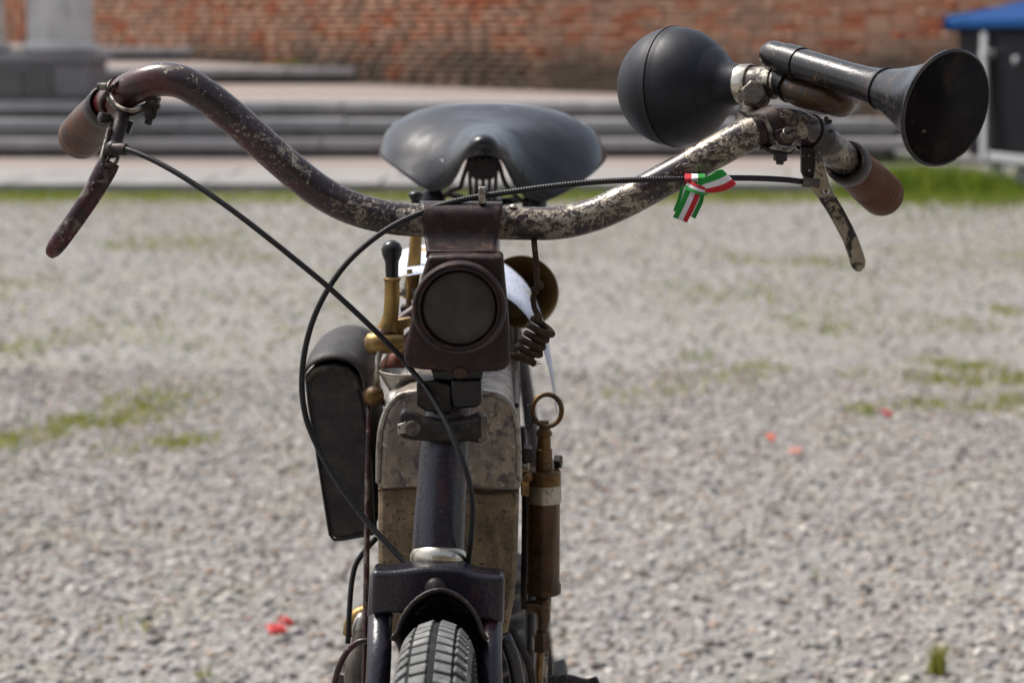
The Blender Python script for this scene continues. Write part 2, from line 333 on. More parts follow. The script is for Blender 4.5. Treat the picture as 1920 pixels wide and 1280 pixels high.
def sweep(g, path, rad, n=16, caps=True, flat=None, up=None):
    """tube; rad scalar or list; flat=(a,b) multiplies the section along normal / binormal"""
    fr = frames(path, up); m = len(fr)
    rr = [rad] * m if np.isscalar(rad) else list(rad)
    verts = []; L = [0]
    for i in range(1, m): L.append(L[-1] + (fr[i][0] - fr[i - 1][0]).length)
    fa, fb = flat or (1, 1)
    for i, (p, t, N, B) in enumerate(fr):
        for k in range(n):
            a = 2 * math.pi * k / n; verts.append(p + N * (math.cos(a) * rr[i] * fa) + B * (math.sin(a) * rr[i] * fb))
    faces = []; uvs = []
    for i in range(m - 1):
        for k in range(n):
            k2 = (k + 1) % n; faces.append((i * n + k, i * n + k2, (i + 1) * n + k2, (i + 1) * n + k))
            uvs.append([(L[i], k / n), (L[i], (k + 1) / n), (L[i + 1], (k + 1) / n), (L[i + 1], k / n)])
    if caps:
        faces.append(tuple(range(n - 1, -1, -1))); uvs.append([(0, 0)] * n)
        faces.append(tuple((m - 1) * n + k for k in range(n))); uvs.append([(0, 0)] * n)
    g.add(verts, faces, uvs); return g
def tube(path, rad, n=16, smooth_n=0, caps=True, **k):
    g = Geo()
    if smooth_n:
        P = [tuple(p[:3]) + ((rad if np.isscalar(rad) else rad[i]),) for i, p in enumerate(path)]
        Q = catmull(P, smooth_n); return sweep(g, [q[:3] for q in Q], [q[3] for q in Q], n, caps, **k)
    return sweep(g, path, rad, n, caps, **k)
def lathe(g, prof, o, axis, n=28, caps=True):
    """prof: (t, r) along axis from o"""
    o = Vector(o); A = Vector(axis).normalized(); N = A.orthogonal().normalized(); B = A.cross(N); V = []; F = []; UV = []
    m = len(prof); L = [0]
    for a, b in zip(prof, prof[1:]): L.append(L[-1] + math.hypot(b[0] - a[0], b[1] - a[1]))
    for t, r in prof:
        for k in range(n):
            a = 2 * math.pi * k / n; V.append(o + A * t + (N * math.cos(a) + B * math.sin(a)) * r)
    for i in range(m - 1):
        for k in range(n):
            k2 = (k + 1) % n; F.append((i * n + k, i * n + k2, (i + 1) * n + k2, (i + 1) * n + k))
            UV.append([(L[i], k / n), (L[i], (k + 1) / n), (L[i + 1], (k + 1) / n), (L[i + 1], k / n)])
    if caps:
        if prof[0][1] > 1e-6: F.append(tuple(range(n - 1, -1, -1))); UV.append([(0, 0)] * n)
        if prof[-1][1] > 1e-6: F.append(tuple((m - 1) * n + k for k in range(n))); UV.append([(0, 0)] * n)
    g.add(V, F, UV); return g
def prism(g, poly, ext):
    """closed polygon (3D points) pushed along ext"""
    ext = Vector(ext); n = len(poly); P = [Vector(p) for p in poly]
    c = sum(P, Vector()) / n
    nrm = Vector()
    for i in range(n): nrm += (P[i] - c).cross(P[(i + 1) % n] - c)
    if nrm.dot(ext) > 0: P.reverse()
    V = P + [p + ext for p in P]
    F = [tuple(range(n)), tuple(range(2 * n - 1, n - 1, -1))]
    for i in range(n):
        j = (i + 1) % n; F.append((j, i, n + i, n + j))
    return g.add(V, F)
def plate(pts, Y, depth, g=None):
    """outline measured on the plane y=Y, thickness along +y"""
    return prism(g or Geo(), [at(p[0], p[1], Y) for p in pts], (0, depth, 0))
def box(g, c, s, rot=None):
    c = Vector(c); h = Vector(s) / 2; M = rot or Matrix.Identity(3)
    V = [c + M @ Vector((sx * h.x, sy * h.y, sz * h.z)) for sx in (-1, 1) for sy in (-1, 1) for sz in (-1, 1)]
    F = [(0, 1, 3, 2), (4, 6, 7, 5), (0, 4, 5, 1), (2, 3, 7, 6), (0, 2, 6, 4), (1, 5, 7, 3)]
    return g.add(V, F)
def strip(path, wv, thick=.0006):
    """ribbon: path points, width vectors (half) per point"""
    g = Geo(); V = []; F = []; UV = []; L = 0; n = len(path); fr = []
    for i in range(n):
        p = Vector(path[i]); w = Vector(wv[i]); t = Vector(path[min(i + 1, n - 1)]) - Vector(path[max(i - 1, 0)])
        nn = t.cross(w); nn = nn.normalized() * thick / 2 if nn.length > 1e-12 else Vector((0, -thick / 2, 0))
        V += [p - w - nn, p + w - nn, p + w + nn, p - w + nn]
        if i: L += (p - Vector(path[i - 1])).length
        fr.append(L * 100)
    for i in range(n - 1):
        a, b = i * 4, i * 4 + 4; u0, u1 = fr[i], fr[i + 1]
        F += [(a, b, b + 1, a + 1), (a + 1, b + 1, b + 2, a + 2), (a + 2, b + 2, b + 3, a + 3), (a + 3, b + 3, b, a)]
        UV += [[(u0, 0), (u1, 0), (u1, .999), (u0, .999)], [(u0, .99), (u1, .99), (u1, .99), (u0, .99)], [(u0, .999), (u1, .999), (u1, 0), (u0, 0)], [(u0, .01), (u1, .01), (u1, .01), (u0, .01)]]
    e = (n - 1) * 4; F += [(0, 1, 2, 3), (e + 3, e + 2, e + 1, e)]; UV += [[(0, 0), (0, .99), (0, .99), (0, 0)], [(0, 0), (0, .99), (0, .99), (0, 0)]]
    g.add(V, F, UV); return g
def hexbolt(g, o, axis, r, h, slot=False):
    return lathe(g, [(0, r * .9), (h * .12, r), (h * .85, r), (h, r * .86)], o, axis, 6)

# ================================================================== SETTING
def np_obj(name, V, F, mat, parent=None, smooth=False, **k):
    me = bpy.data.meshes.new(name); V = np.asarray(V, dtype=np.float32); F = np.asarray(F, dtype=np.int32); nv = F.shape[1]
    c = (V.min(0) + V.max(0)) / 2; V = V - c
    me.vertices.add(len(V)); me.vertices.foreach_set('co', V.ravel())
    me.loops.add(F.size); me.loops.foreach_set('vertex_index', F.ravel())
    me.polygons.add(len(F)); me.polygons.foreach_set('loop_start', np.arange(0, F.size, nv, dtype=np.int32))
    if smooth: me.polygons.foreach_set('use_smooth', np.ones(len(F), dtype=bool))
    me.update(calc_edges=True); me.materials.append(MATS[mat])
    o = bpy.data.objects.new(name, me); col.objects.link(o); WLOC[o] = Vector(c.tolist())
    o.location = WLOC[o] - (WLOC[parent] if parent else Vector((0, 0, 0)))
    if parent: o.parent = parent
    return setp(o, **k)

# ground sheet
g = Geo(); g.add([(-400, -200, 0), (400, -200, 0), (400, 700, 0), (-400, 700, 0)], [(0, 1, 2, 3)])
build('ground', g, 'gravel_ground', smooth=None, kind='structure', label='pale grey gravel ground of the square with sparse grass', origin=(0, 0, 0))

# paved strip in front of the steps: slabs of pale stone, brick behind
paving = build('pavement', box(Geo(), (-5.05, 16.1, .0275), (16.1, 3.0, .055)), 'brick_paving', smooth=None, kind='structure', label='low brick pavement between the gravel and the stone steps')
x = -13.1
while x < 2.9:
    w = random.uniform(.9, 1.5); w = min(w, 2.97 - x)
    if w > .2:
        for (y0, y1) in ((14.25, 15.05), (15.06, 15.95)):
            build('paving_slab', box(Geo(), (x + w / 2 + .1 * (y0 > 15), (y0 + y1) / 2, .032 + random.uniform(0, .008)), (w - .018, y1 - y0 - .012, .075)), 'stone_pale', paving, smooth=None, bevel=.008)
    x += w

# stone steps
ZL = [.06, .215, .37, .525]
steps = build('stone_steps', box(Geo(), (-4.9, 18.7, .15), (16.6, 1.9, .28)), 'stone_dark', smooth=None, kind='structure', label='three long grey stone steps with worn slab treads')
for i in range(3):
    y0 = 17.60 + .36 * i; zt = ZL[i + 1]
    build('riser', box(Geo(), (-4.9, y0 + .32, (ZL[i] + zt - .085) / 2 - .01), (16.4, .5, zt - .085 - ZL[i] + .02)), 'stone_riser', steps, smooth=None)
    x = -13.1 - .4 * i
    while x < 3.4:
        w = random.uniform(1.1, 2.1); w = min(w, 3.5 - x)
        if w > .25:
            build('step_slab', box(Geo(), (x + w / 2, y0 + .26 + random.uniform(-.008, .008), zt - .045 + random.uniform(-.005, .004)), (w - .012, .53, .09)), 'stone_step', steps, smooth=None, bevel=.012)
        x += w
def slope1(y): return .525 + .0175 * (y - 18.3)
g = Geo(); V = [(-14, 18.80, slope1(18.8) - .012), (3.5, 18.80, slope1(18.8) - .012), (3.5, 26, slope1(26)), (-14, 26, slope1(26))]
prism(g, V, (0, 0, -.3)); build('terrace', g, 'brick_paving', smooth=None, kind='structure', label='pink brick terrace above the stone steps')
def upper_step(y0, zb, rise, x1, slope, name):
    st = build(name, box(Geo(), ((-14 + x1) / 2, y0 + .35, zb + (rise - .08) / 2 - .05), (x1 + 14, .55, rise - .08 + .1)), 'stone_dark', smooth=None, kind='structure', label='single low stone step running into the brick wall')
    x = -14.
    while x < x1 - .05:
        w = min(random.uniform(1.3, 2.2), x1 - x)
        if w > .2: build('step_slab', box(Geo(), (x + w / 2, y0 + .25, zb + rise - .045), (w - .012, .6, .09)), 'stone_step', st, smooth=None, bevel=.012)
        x += w
    g = Geo(); z0 = zb + rise - .01
    prism(g, [(-14, y0 + .5, z0), (x1 + .2, y0 + .5, z0), (x1 + .2, y0 + 6, z0 + slope * 5.5), (-14, y0 + 6, z0 + slope * 5.5)], (0, 0, -.2))
    build('terrace', g, 'brick_paving', smooth=None, kind='structure', label='upper brick terrace behind the single step')
upper_step(22.4, slope1(22.4), .17, -1.72, .06, 'upper_step')
upper_step(24.1, slope1(22.4) + .16 + .06 * 1.2, .16, -3.7, .03, 'upper_step')

# brick wall, running obliquely away to the left
WD = Vector((1, -.82, 0)).normalized(); WN = Vector((-.82, -1, 0)).normalized(); W0 = Vector((-1.55, 22.2, 0))
wall = empty('brick_wall', (W0.x, W0.y, 0), 'long old red and buff brick wall behind the stone steps', 'wall')
def wp(s, n, z): return W0 + WD * s + WN * n + Vector((0, 0, z))
S0, S1 = -11.0, 14.0
g = Geo(); prism(g, [wp(S0, 0, .1), wp(S1, 0, .1), wp(S1, 0, 3.5), wp(S0, 0, 3.5)], -WN * .4)
build('mortar', g, 'brick_mortar', wall, smooth=None)
cand = []; rest = []; zc = .36; row = 0
rotz = math.atan2(WD.y, WD.x)
def proj(p):
    d = p - Vector((0, 0, CAM_H)); f = d.dot(_F); return 960 + FP * d.x / f, 640 - FP * d.dot(_U) / f
while zc < 3.42:
    s = S0 + (row % 2) * .13 + random.uniform(-.03, .03)
    while s < S1:
        L = .12 if random.random() < .22 else .25
        p = wp(s + L / 2, .004 + random.uniform(-.004, .005), zc + .028)
        q = proj(p); it = (p, L - .012, random.uniform(-.004, .004))
        if 150 < q[0] < 1930 and -8 < q[1] < 195 and L > .2: cand.append((p.y, it))
        else: rest.append(it)
        s += L
    zc += .0665; row += 1
cand.sort(key=lambda t: t[0]); rest += [c[1] for c in cand[290:]]
bm_me = bpy.data.meshes.new('brick'); bmx = bmesh.new(); bmesh.ops.create_cube(bmx, size=1)
bmesh.ops.scale(bmx, vec=(.238, .05, .055), verts=bmx.verts); bmesh.ops.bevel(bmx, geom=[e for e in bmx.edges], offset=.004, segments=1, affect='EDGES'); bmx.to_mesh(bm_me); bmx.free()
bm_me.materials.append(MATS['brick_clay'])
for _, (p, L, tw) in cand[:290]:
    o = bpy.data.objects.new('brick', bm_me); col.objects.link(o); o.parent = wall
    o.location = p + WN * -.018 - WLOC[wall]; o.rotation_euler = (random.uniform(-.01, .01), random.uniform(-.012, .012), rotz + tw * 2)
CU = np.array([(sx, sy, sz) for sx in (-.5, .5) for sy in (-.5, .5) for sz in (-.5, .5)]); CF = np.array([(0, 1, 3, 2), (4, 6, 7, 5), (0, 4, 5, 1), (2, 3, 7, 6), (0, 2, 6, 4), (1, 5, 7, 3)])
VV = []; FF = []
RZ = np.array(Matrix.Rotation(rotz, 3, 'Z'))
for i, (p, L, tw) in enumerate(rest):
    VV.append((CU * np.array([L, .05, .055])) @ RZ.T + np.array(p + WN * -.018)); FF.append(CF + 8 * i)
np_obj('bricks', np.concatenate(VV), np.concatenate(FF), 'brick_clay', wall, kind='stuff')

# columns on their plinth
pl_y = 18.42; pz0 = .50; pz1 = .955
xl, xr = at(-330, 150, pl_y).x, at(178, 150, pl_y).x
plinth = empty('stone_plinth', ((xl + xr) / 2, pl_y + .4, pz0), 'weathered grey stone plinth block carrying the columns', 'plinth')
build('block', box(Geo(), ((xl + xr) / 2, pl_y + .42, (pz0 + pz1 - .08) / 2), (xr - xl - .10, .80, pz1 - .08 - pz0)), 'stone_grey', plinth, smooth=None, bevel=.015)
build('cap_slab', box(Geo(), ((xl + xr) / 2, pl_y + .42, pz1 - .04), (xr - xl, .90, .08)), 'stone_grey', plinth, smooth=None, bevel=.02)
for px0 in (20, 75, -70):
    a = at(px0 - 26, 150, pl_y).x; c = at(px0 + 22, 150, pl_y).x
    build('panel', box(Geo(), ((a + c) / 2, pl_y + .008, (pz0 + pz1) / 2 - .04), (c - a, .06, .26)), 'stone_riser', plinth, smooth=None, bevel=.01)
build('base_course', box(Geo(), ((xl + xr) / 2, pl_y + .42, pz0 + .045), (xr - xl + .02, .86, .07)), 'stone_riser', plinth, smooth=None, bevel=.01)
def column(px, lab):
    cx = at(px, 60, pl_y + .42).x; cy = pl_y + .42
    c = empty('stone_column', (cx, cy, pz1), lab, 'column', 'columns on the plinth')
    g = Geo(); lathe(g, [(.10, .305), (.5, .303), (2.2, .285), (3.4, .26)], (cx, cy, pz1), (0, 0, 1), 40); build('shaft', g, 'stone_column', c, smooth=40)
    g = Geo(); pr = [(0.0, .31)] + [(.05 + .05 * math.sin(a), .31 + .05 * math.cos(a)) for a in np.linspace(-1.5, 1.5, 8)] + [(.105, .31)]
    lathe(g, pr, (cx, cy, pz1), (0, 0, 1), 40); build('base_ring', g, 'stone_column', c, smooth=50)
    g = Geo(); lathe(g, [(3.4, .27), (3.45, .32), (3.5, .36), (3.6, .38)], (cx, cy, pz1), (0, 0, 1), 40); build('capital', g, 'stone_column', c, smooth=40)
column(113, 'pale stone column on the grey plinth where a dark step shows on both sides')
column(-55, 'pale stone column at the outer end of the grey plinth')

# waste container
A = Vector((3.38, 15.35, 0)); dB = Vector((.25, -.97, 0)).normalized(); nB = Vector((.97, .25, 0))   # nB: away from the square
bn = empty('waste_container', tuple(A + dB * .68 + nB * .5), 'black wheeled waste container with a blue lid by the brick wall', 'waste bin')
def bp(s, n, z): return A + dB * s + nB * n + Vector((0, 0, z))
g = Geo(); V = [bp(.10, .08, .21), bp(1.27, .08, .21), bp(1.27, .95, .21), bp(.10, .95, .21), bp(.0, 0, 1.15), bp(1.37, 0, 1.15), bp(1.37, 1.05, 1.15), bp(.0, 1.05, 1.15)]
g.add(V, [(3, 2, 1, 0), (4, 5, 6, 7), (0, 1, 5, 4), (1, 2, 6, 5), (2, 3, 7, 6), (3, 0, 4, 7)]); body = build('body', g, 'bin_black', bn, smooth=None, bevel=.03)
g = Geo(); n = 8; V = []; F = []
for i in range(n + 1):
    t = i / n; zz = 1.165 + .22 * math.sin(math.pi * (.06 + .88 * t)) ** .8
    V += [bp(-.05 + 1.47 * t, -.06, zz if False else 1.165), bp(-.05 + 1.47 * t, -.06, 1.25), bp(-.05 + 1.47 * t, .45, 1.25 + .17 * math.sin(math.pi * min(1, .15 + .7 * t))), bp(-.05 + 1.47 * t, 1.1, 1.30), bp(-.05 + 1.47 * t, 1.1, 1.165)]
for i in range(n):
    for k in range(5):
        k2 = (k + 1) % 5; F.append((i * 5 + k, (i + 1) * 5 + k, (i + 1) * 5 + k2, i * 5 + k2))
F += [tuple(range(4, -1, -1)), tuple(n * 5 + k for k in range(5))]
g.add(V, F); build('lid', g, 'bin_blue', bn, smooth=40, bevel=.02)
def bar_between(a, b, w, d):
    gg = Geo(); ax = (b - a); l = ax.length; z = ax.normalized(); x_ = nB if abs(z.dot(nB)) < .5 else dB; y_ = z.cross(x_).normalized(); x_ = y_.cross(z)
    M = Matrix((x_, y_, z)).transposed(); return box(gg, (a + b) / 2, (d, w, l), M)
build('frame_post', bar_between(bp(.56, -.02, .20), bp(.50, -.02, 1.14), .085, .03), 'galvanised', bn, smooth=None, bevel=.006)
build('frame_rail', bar_between(bp(.54, .0, .235), bp(1.36, .0, .235), .06, .03), 'galvanised', bn, smooth=None, bevel=.006)
g = Geo(); lathe(g, [(0, .03), (.07, .03), (.075, .045), (.09, .045)], bp(.60, .0, .98), -nB, 16); build('trunnion', g, 'galvanised', bn)
g = Geo(); lathe(g, [(0, .025), (.03, .03), (.04, .02)], bp(.95, .02, .94), -nB, 16); build('lock_knob', g, 'castor_grey', bn)
for s, nn in ((.42, .16), (.82, .16), (.2, .85), (1.15, .85)):
    c = bp(s, nn, .085); g = Geo(); lathe(g, [(-.022, .05), (-.022, .078), (-.016, .084), (.016, .084), (.022, .078), (.022, .05)], c, nB, 24)
    w = build('castor', g, 'castor_grey', bn)
    g = Geo(); box(g, c + nB * .034 + Vector((0, 0, .06)), (.012, .05, .14), Matrix.Rotation(rotz, 3, 'Z')); box(g, c - nB * .034 + Vector((0, 0, .06)), (.012, .05, .14), Matrix.Rotation(rotz, 3, 'Z')); box(g, c + Vector((0, 0, .125)), (.09, .09, .02)); build('castor_fork', g, 'galvanised', w, smooth=None)

# loose gravel: real stones over the near square
phi = (1 + 5 ** .5) / 2
IV = np.array([(-1, phi, 0), (1, phi, 0), (-1, -phi, 0), (1, -phi, 0), (0, -1, phi), (0, 1, phi), (0, -1, -phi), (0, 1, -phi), (phi, 0, -1), (phi, 0, 1), (-phi, 0, -1), (-phi, 0, 1)]) / 1.902
IF = np.array([(0, 11, 5), (0, 5, 1), (0, 1, 7), (0, 7, 10), (0, 10, 11), (1, 5, 9), (5, 11, 4), (11, 10, 2), (10, 7, 6), (7, 1, 8), (3, 9, 4), (3, 4, 2), (3, 2, 6), (3, 6, 8), (3, 8, 9), (4, 9, 5), (2, 4, 11), (6, 2, 10), (8, 6, 7), (9, 8, 1)])
def stones(n, ya, yb, smin, smax, power):
    u = rng.random(n); y = np.sqrt(ya ** 2 + u * (yb ** 2 - ya ** 2)); x = (rng.random(n) * 2 - 1) * (.275 * y + 1.1)
    s = smin + (smax - smin) * rng.random(n) ** power
    sc = s[:, None] * np.stack([np.ones(n), rng.uniform(.6, .95, n), rng.uniform(.42, .7, n)], 1)
    V = IV[None] * (1 + rng.uniform(-.22, .22, (n, 12, 1))) * sc[:, None, :]
    a = rng.random(n) * 2 * math.pi; t = rng.normal(0, .35, n)
    ca, sa, ct, st = np.cos(a), np.sin(a), np.cos(t), np.sin(t)
    X, Yv, Z = V[..., 0], V[..., 1], V[..., 2]
    Y1 = Yv * ct[:, None] - Z * st[:, None]; Z1 = Yv * st[:, None] + Z * ct[:, None]
    X2 = X * ca[:, None] - Y1 * sa[:, None]; Y2 = X * sa[:, None] + Y1 * ca[:, None]
    P = np.stack([X2 + x[:, None], Y2 + y[:, None], Z1 + (s * rng.uniform(-.15, .30, n))[:, None]], 2)
    return P.reshape(-1, 3), (IF[None] + (np.arange(n) * 12)[:, None, None]).reshape(-1, 3)
P1, F1 = stones(80000, 2.6, 6.6, .0035, .0138, 2.1)
P2, F2 = stones(27000, 6.4, 13.8, .007, .015, 1.6)
P3, F3 = stones(8000, .4, 2.7, .005, .0125, 1.8)
np_obj('gravel', np.concatenate([P1, P2, P3]), np.concatenate([F1, F2 + len(P1), F3 + len(P1) + len(P2)]), 'gravel_stone', kind='stuff', label='loose grey and beige gravel stones covering the square')

# grass
def blades(P, h, w, lean=.6):
    n = len(P); h = h * rng.uniform(.5, 1.25, n); a = rng.random(n) * 2 * math.pi; b = rng.random(n) * 2 * math.pi
    dx = np.stack([np.cos(a), np.sin(a), np.zeros(n)], 1) * (w / 2)
    tip = np.stack([np.cos(b) * h * lean * rng.random(n), np.sin(b) * h * lean * rng.random(n), h], 1)
    mid = tip * .55 - np.stack([np.cos(b), np.sin(b), np.zeros(n)], 1) * (h * .12)[:, None]
    V = np.stack([P - dx, P + dx, P + mid + dx * .7, P + mid - dx * .7, P + tip], 1).reshape(-1, 3)
    o = np.arange(n)[:, None] * 5
    return V, np.concatenate([o + np.array([[0, 1, 2]]), o + np.array([[0, 2, 3]]), o + np.array([[3, 2, 4]])])
def patch(px, py, rx, ry, n):
    c = np.array(onz(px, py, 0.)); k = c[1] / FP
    p = np.stack([c[0] + rng.normal(0, rx * k, n), c[1] + rng.normal(0, ry * k * c[1] / CAM_H * .8, n), np.zeros(n)], 1); return p
PT = [(235, 460, 30, 7, 260), (300, 462, 26, 6, 220), (385, 455, 30, 8, 320), (430, 480, 60, 8, 160), (480, 488, 30, 6, 160), (20, 540, 40, 10, 220), (90, 525, 40, 10, 120), (240, 615, 50, 14, 150), (30, 655, 30, 8, 260), (110, 612, 40, 20, 120), (330, 640, 60, 16, 130), (410, 560, 60, 20, 120), (160, 625, 30, 14, 160),
      (15, 828, 20, 10, 300), (110, 808, 16, 12, 240), (200, 792, 40, 7, 420), (260, 765, 36, 14, 420), (345, 830, 22, 6, 260), (350, 745, 30, 12, 160), (240, 845, 20, 10, 60), (365, 650, 40, 10, 90), (520, 660, 30, 14, 70),
      (1375, 485, 26, 7, 200), (1460, 490, 40, 5, 150), (1550, 492, 26, 6, 280), (1330, 545, 40, 14, 180), (1445, 545, 36, 10, 180), (1270, 545, 40, 14, 180), (1560, 570, 60, 22, 180), (1710, 475, 30, 10, 200), (1850, 490, 60, 10, 180), (1885, 585, 12, 5, 180), (1830, 615, 26, 7, 160), (1770, 605, 16, 14, 90), (1505, 612, 14, 5, 90), (1565, 618, 14, 7, 110),
      (1345, 707, 40, 8, 200), (1310, 670, 16, 8, 120), (1430, 690, 20, 6, 160), (1765, 682, 22, 6, 190), (1838, 692, 18, 6, 230), (1740, 712, 26, 6, 220), (1835, 720, 26, 6, 220), (1900, 715, 18, 7, 200), (1615, 770, 10, 5, 120), (1720, 762, 34, 5, 190), (1870, 768, 40, 8, 240), (1900, 755, 18, 7, 140), (1270, 735, 20, 8, 110), (1180, 745, 30, 8, 120), (1610, 705, 20, 8, 100), (1670, 600, 50, 30, 130),
      (380, 1268, 12, 5, 14), (1540, 1085, 8, 6, 10), (240, 1178, 16, 5, 12), (560, 900, 12, 6, 12)]
PP = [patch(a, b, c * 1.45, d * 1.5, int(e * .6)) for a, b, c, d, e in PT]
nb = 10500; yy = rng.uniform(7.2, 13.6, nb); xx = (rng.random(nb) * 2 - 1) * (.28 * yy + .5)
keep = np.array([mnoise.noise(Vector((a * .9, b * .55, 2.2))) + .45 * mnoise.noise(Vector((a * 3, b * 1.6, 7))) > .08 for a, b in zip(xx, yy)])
PP.append(np.stack([xx, yy, np.zeros(nb)], 1)[keep])
V1, F1 = blades(np.concatenate(PP), .024, .0060)
tuft = patch(1757, 1262, 9, 3, 70); V2, F2 = blades(tuft, .055, .004, .5)
np_obj('grass', np.concatenate([V1, V2]), np.concatenate([F1, F2 + len(V1)]), 'grass_blade', kind='stuff', label='sparse yellow-green grass sprouting through the gravel')
# taller verge at the foot of the paving
n = 11000; x = rng.uniform(-6.5, 2.9, n); y = 14.21 - np.abs(rng.normal(0, .13, n)) - .22 * rng.random(n) ** 3 * 3
hmod = np.array([.5 + .75 * mnoise.noise(Vector((a * 1.3, 0, 3))) + .3 * mnoise.noise(Vector((a * 5, 0, 1))) for a in x]).clip(.15, 1.4)
k = rng.random(n) < (hmod * .9 + .1)
V1, F1 = blades(np.stack([x, y, np.zeros(n)], 1)[k], .070 * hmod[k], .009)
n2 = 10000; x = rng.uniform(2.3, 5.2, n2); y = 14.9 - np.abs(rng.normal(0, .9, n2)); V2, F2 = blades(np.stack([x, y, np.zeros(n2)], 1), .055 * rng.uniform(.4, 1.5, n2), .010)
n3 = 3200; x = rng.normal(2.95, .28, n3); y = rng.normal(14.5, .22, n3); V3, F3 = blades(np.stack([x, y, np.zeros(n3)], 1), .17, .016)
np_obj('grass_verge', np.concatenate([V1, V2, V3]), np.concatenate([F1, F2 + len(V1), F3 + len(V1) + len(V2)]), 'grass_dark', kind='stuff', label='denser green grass verge along the paving and under the waste container')
n4 = 9000; x = (rng.random(n4) * 2 - 1) * 4.4; y = 13.75 + rng.normal(0, .32, n4)
V4, F4 = blades(np.stack([x, y, np.zeros(n4)], 1), .030, .009); np_obj('short_grass', V4, F4, 'grass_blade', kind='stuff', label='short yellowish grass thinning out from the verge onto the gravel')
g3 = Geo()   # moss and weeds in the step joints
wp_ = np.concatenate([np.array(at(px, py, Y))[None] + rng.normal(0, 1, (90, 3)) * np.array([.10, .01, .006]) for px, py, Y in ((540, 121, 22.42), (55, 100, 20.5), (230, 232, 17.95), (1720, 300, 15.9))])
V5, F5 = blades(wp_, .05, .010); np_obj('weeds', V5, F5, 'grass_dark', kind='stuff', label='small weeds rooted in the joints of the steps')

# scraps of litter
def scrap(px, py, w, h, mat, lab, rot):
    p = onz(px, py, 0.004); g = Geo(); n = 6; V = []; F = []
    for i in range(n + 1):
        for j in range(3):
            u = i / n - .5; v = j / 2 - .5
            V.append(Vector((u * w * .8, v * h * .75 * (1 - .5 * abs(u)), .010 + .012 * math.sin(i * 1.7 + j) ** 2 + .004 * j)))
    for i in range(n):
        for j in range(2): a = i * 3 + j; F.append((a, a + 3, a + 4, a + 1))
    M = Matrix.Rotation(rot, 3, 'Z'); g.add([p + M @ q for q in V], F)
    build('plastic_scrap', g, mat, smooth=180, solid=.0015, label=lab, cat='litter', group='plastic scraps lying on the gravel')
scrap(518, 1197, .042, .05, 'scrap_red', 'larger crumpled red plastic scrap lying on the gravel', .5)
scrap(537, 1182, .020, .045, 'scrap_red', 'tiny red plastic scrap touching the larger red one', 1.1)
scrap(1445, 832, .024, .06, 'scrap_orange', 'small bright orange plastic scrap on the gravel', .3)
scrap(1490, 858, .040, .05, 'scrap_pink', 'pale pinkish plastic scrap beside the orange one', .1)
scrap(1662, 786, .022, .06, 'scrap_red', 'small faded red scrap alone among grass tufts', .8)

# unseen house added behind the camera to darken reflections in metal and leather
hs = empty('added_house', (16, -16, 0), 'added unseen ochre house with green shutters, there to darken reflections', 'house')
build('wall', box(Geo(), (16, -19, 5.2), (52, 6, 10.4)), 'plaster_ochre', hs, smooth=None)
g = Geo(); prism(g, [(-10.6, -15.2, 10.4), (-10.6, -22.8, 10.4), (-10.6, -19, 12.6)], (53.2, 0, 0)); build('roof', g, 'roof_tile', hs, smooth=None)
for iz, z0 in enumerate((1.2, 4.4, 7.5)):
    for i in range(15):
        xw = -7.5 + i * 3.35; h = 1.9 if iz else 1.5
        w = build('window', box(Geo(), (xw, -15.99, z0 + h / 2), (1.1, .06, h)), 'window_glass', hs, smooth=None)
        build('sill', box(Geo(), (xw, -15.9, z0 - .06), (1.5, .22, .1)), 'stone_pale', w, smooth=None)
        if iz:
            for sg in (-1, 1): build('shutter', box(Geo(), (xw + sg * .86, -15.95, z0 + h / 2), (.56, .06, h)), 'shutter_green', w, smooth=None)

# ================================================================== MOTORCYCLE
def axY(px, py):
    Y = 1.45
    for _ in range(8): Y = 1.51 - (.95 - at(px, py, Y).z) * .32
    return Y
def ax(px, py, dy=0): return at(px, py, axY(px, py) + dy)

WX = at(815, 1230, 1.22).x - .0026; AXF = Vector((WX, 1.25, .356)); AXR = Vector((-.026, 2.56, .356))
bike = empty('motorcycle', (WX + .01, 1.9, 0), 'antique motorcycle with worn wide handlebar, bulb horn and black leather saddle', 'motorcycle')
def part(name, g, mat, parent=bike, **k): return build(name, g, mat, parent, **k)

# ---- handlebar
BAR = [(188, 212, 1.565), (205, 196, 1.545), (225, 181, 1.528), (250, 165, 1.515), (280, 153, 1.508), (310, 149, 1.505), (345, 156, 1.503), (390, 183, 1.502), (440, 223, 1.502), (495, 272.5, 1.502), (554, 324, 1.502), (600, 359, 1.503), (650, 386, 1.505), (709, 404, 1.508), (770, 412, 1.51), (840, 415, 1.51), (900, 417, 1.51), (980, 419, 1.51), (1030, 419, 1.51), (1075, 413, 1.509), (1125, 398, 1.506), (1180, 373, 1.504), (1228, 347, 1.502), (1275, 322, 1.50), (1337, 287, 1.50), (1400, 254, 1.50), (1440, 238, 1.502), (1475, 234, 1.507), (1508, 244, 1.516), (1540, 264, 1.532), (1572, 290, 1.552), (1590, 306, 1.565)]
RB = 31.3 * S(1.505)
bar_pts = ats(BAR)
bar = part('handlebar', tube(bar_pts, RB, 28, 8), 'bar_enamel', smooth=180)
g = Geo(); p = at(962, 388, 1.506); lathe(g, [(0, .003), (.0012, .0028), (.0020, .0015), (.0021, 0)], p, (0, -.25, 1), 12); part('screw', g, 'nickel', bar)

def bar_ring(i0, f, r, w, n=28, g=None, thick=.0016):
    """band round the bar between control points i0 and i0+1"""
    a, b = bar_pts[i0], bar_pts[i0 + 1]; c = a.lerp(b, f); d = (b - a).normalized()
    g = g or Geo(); lathe(g, [(-w / 2, r - thick), (-w / 2, r), (w / 2, r), (w / 2, r - thick)], c, d, n, caps=False); return g, c, d

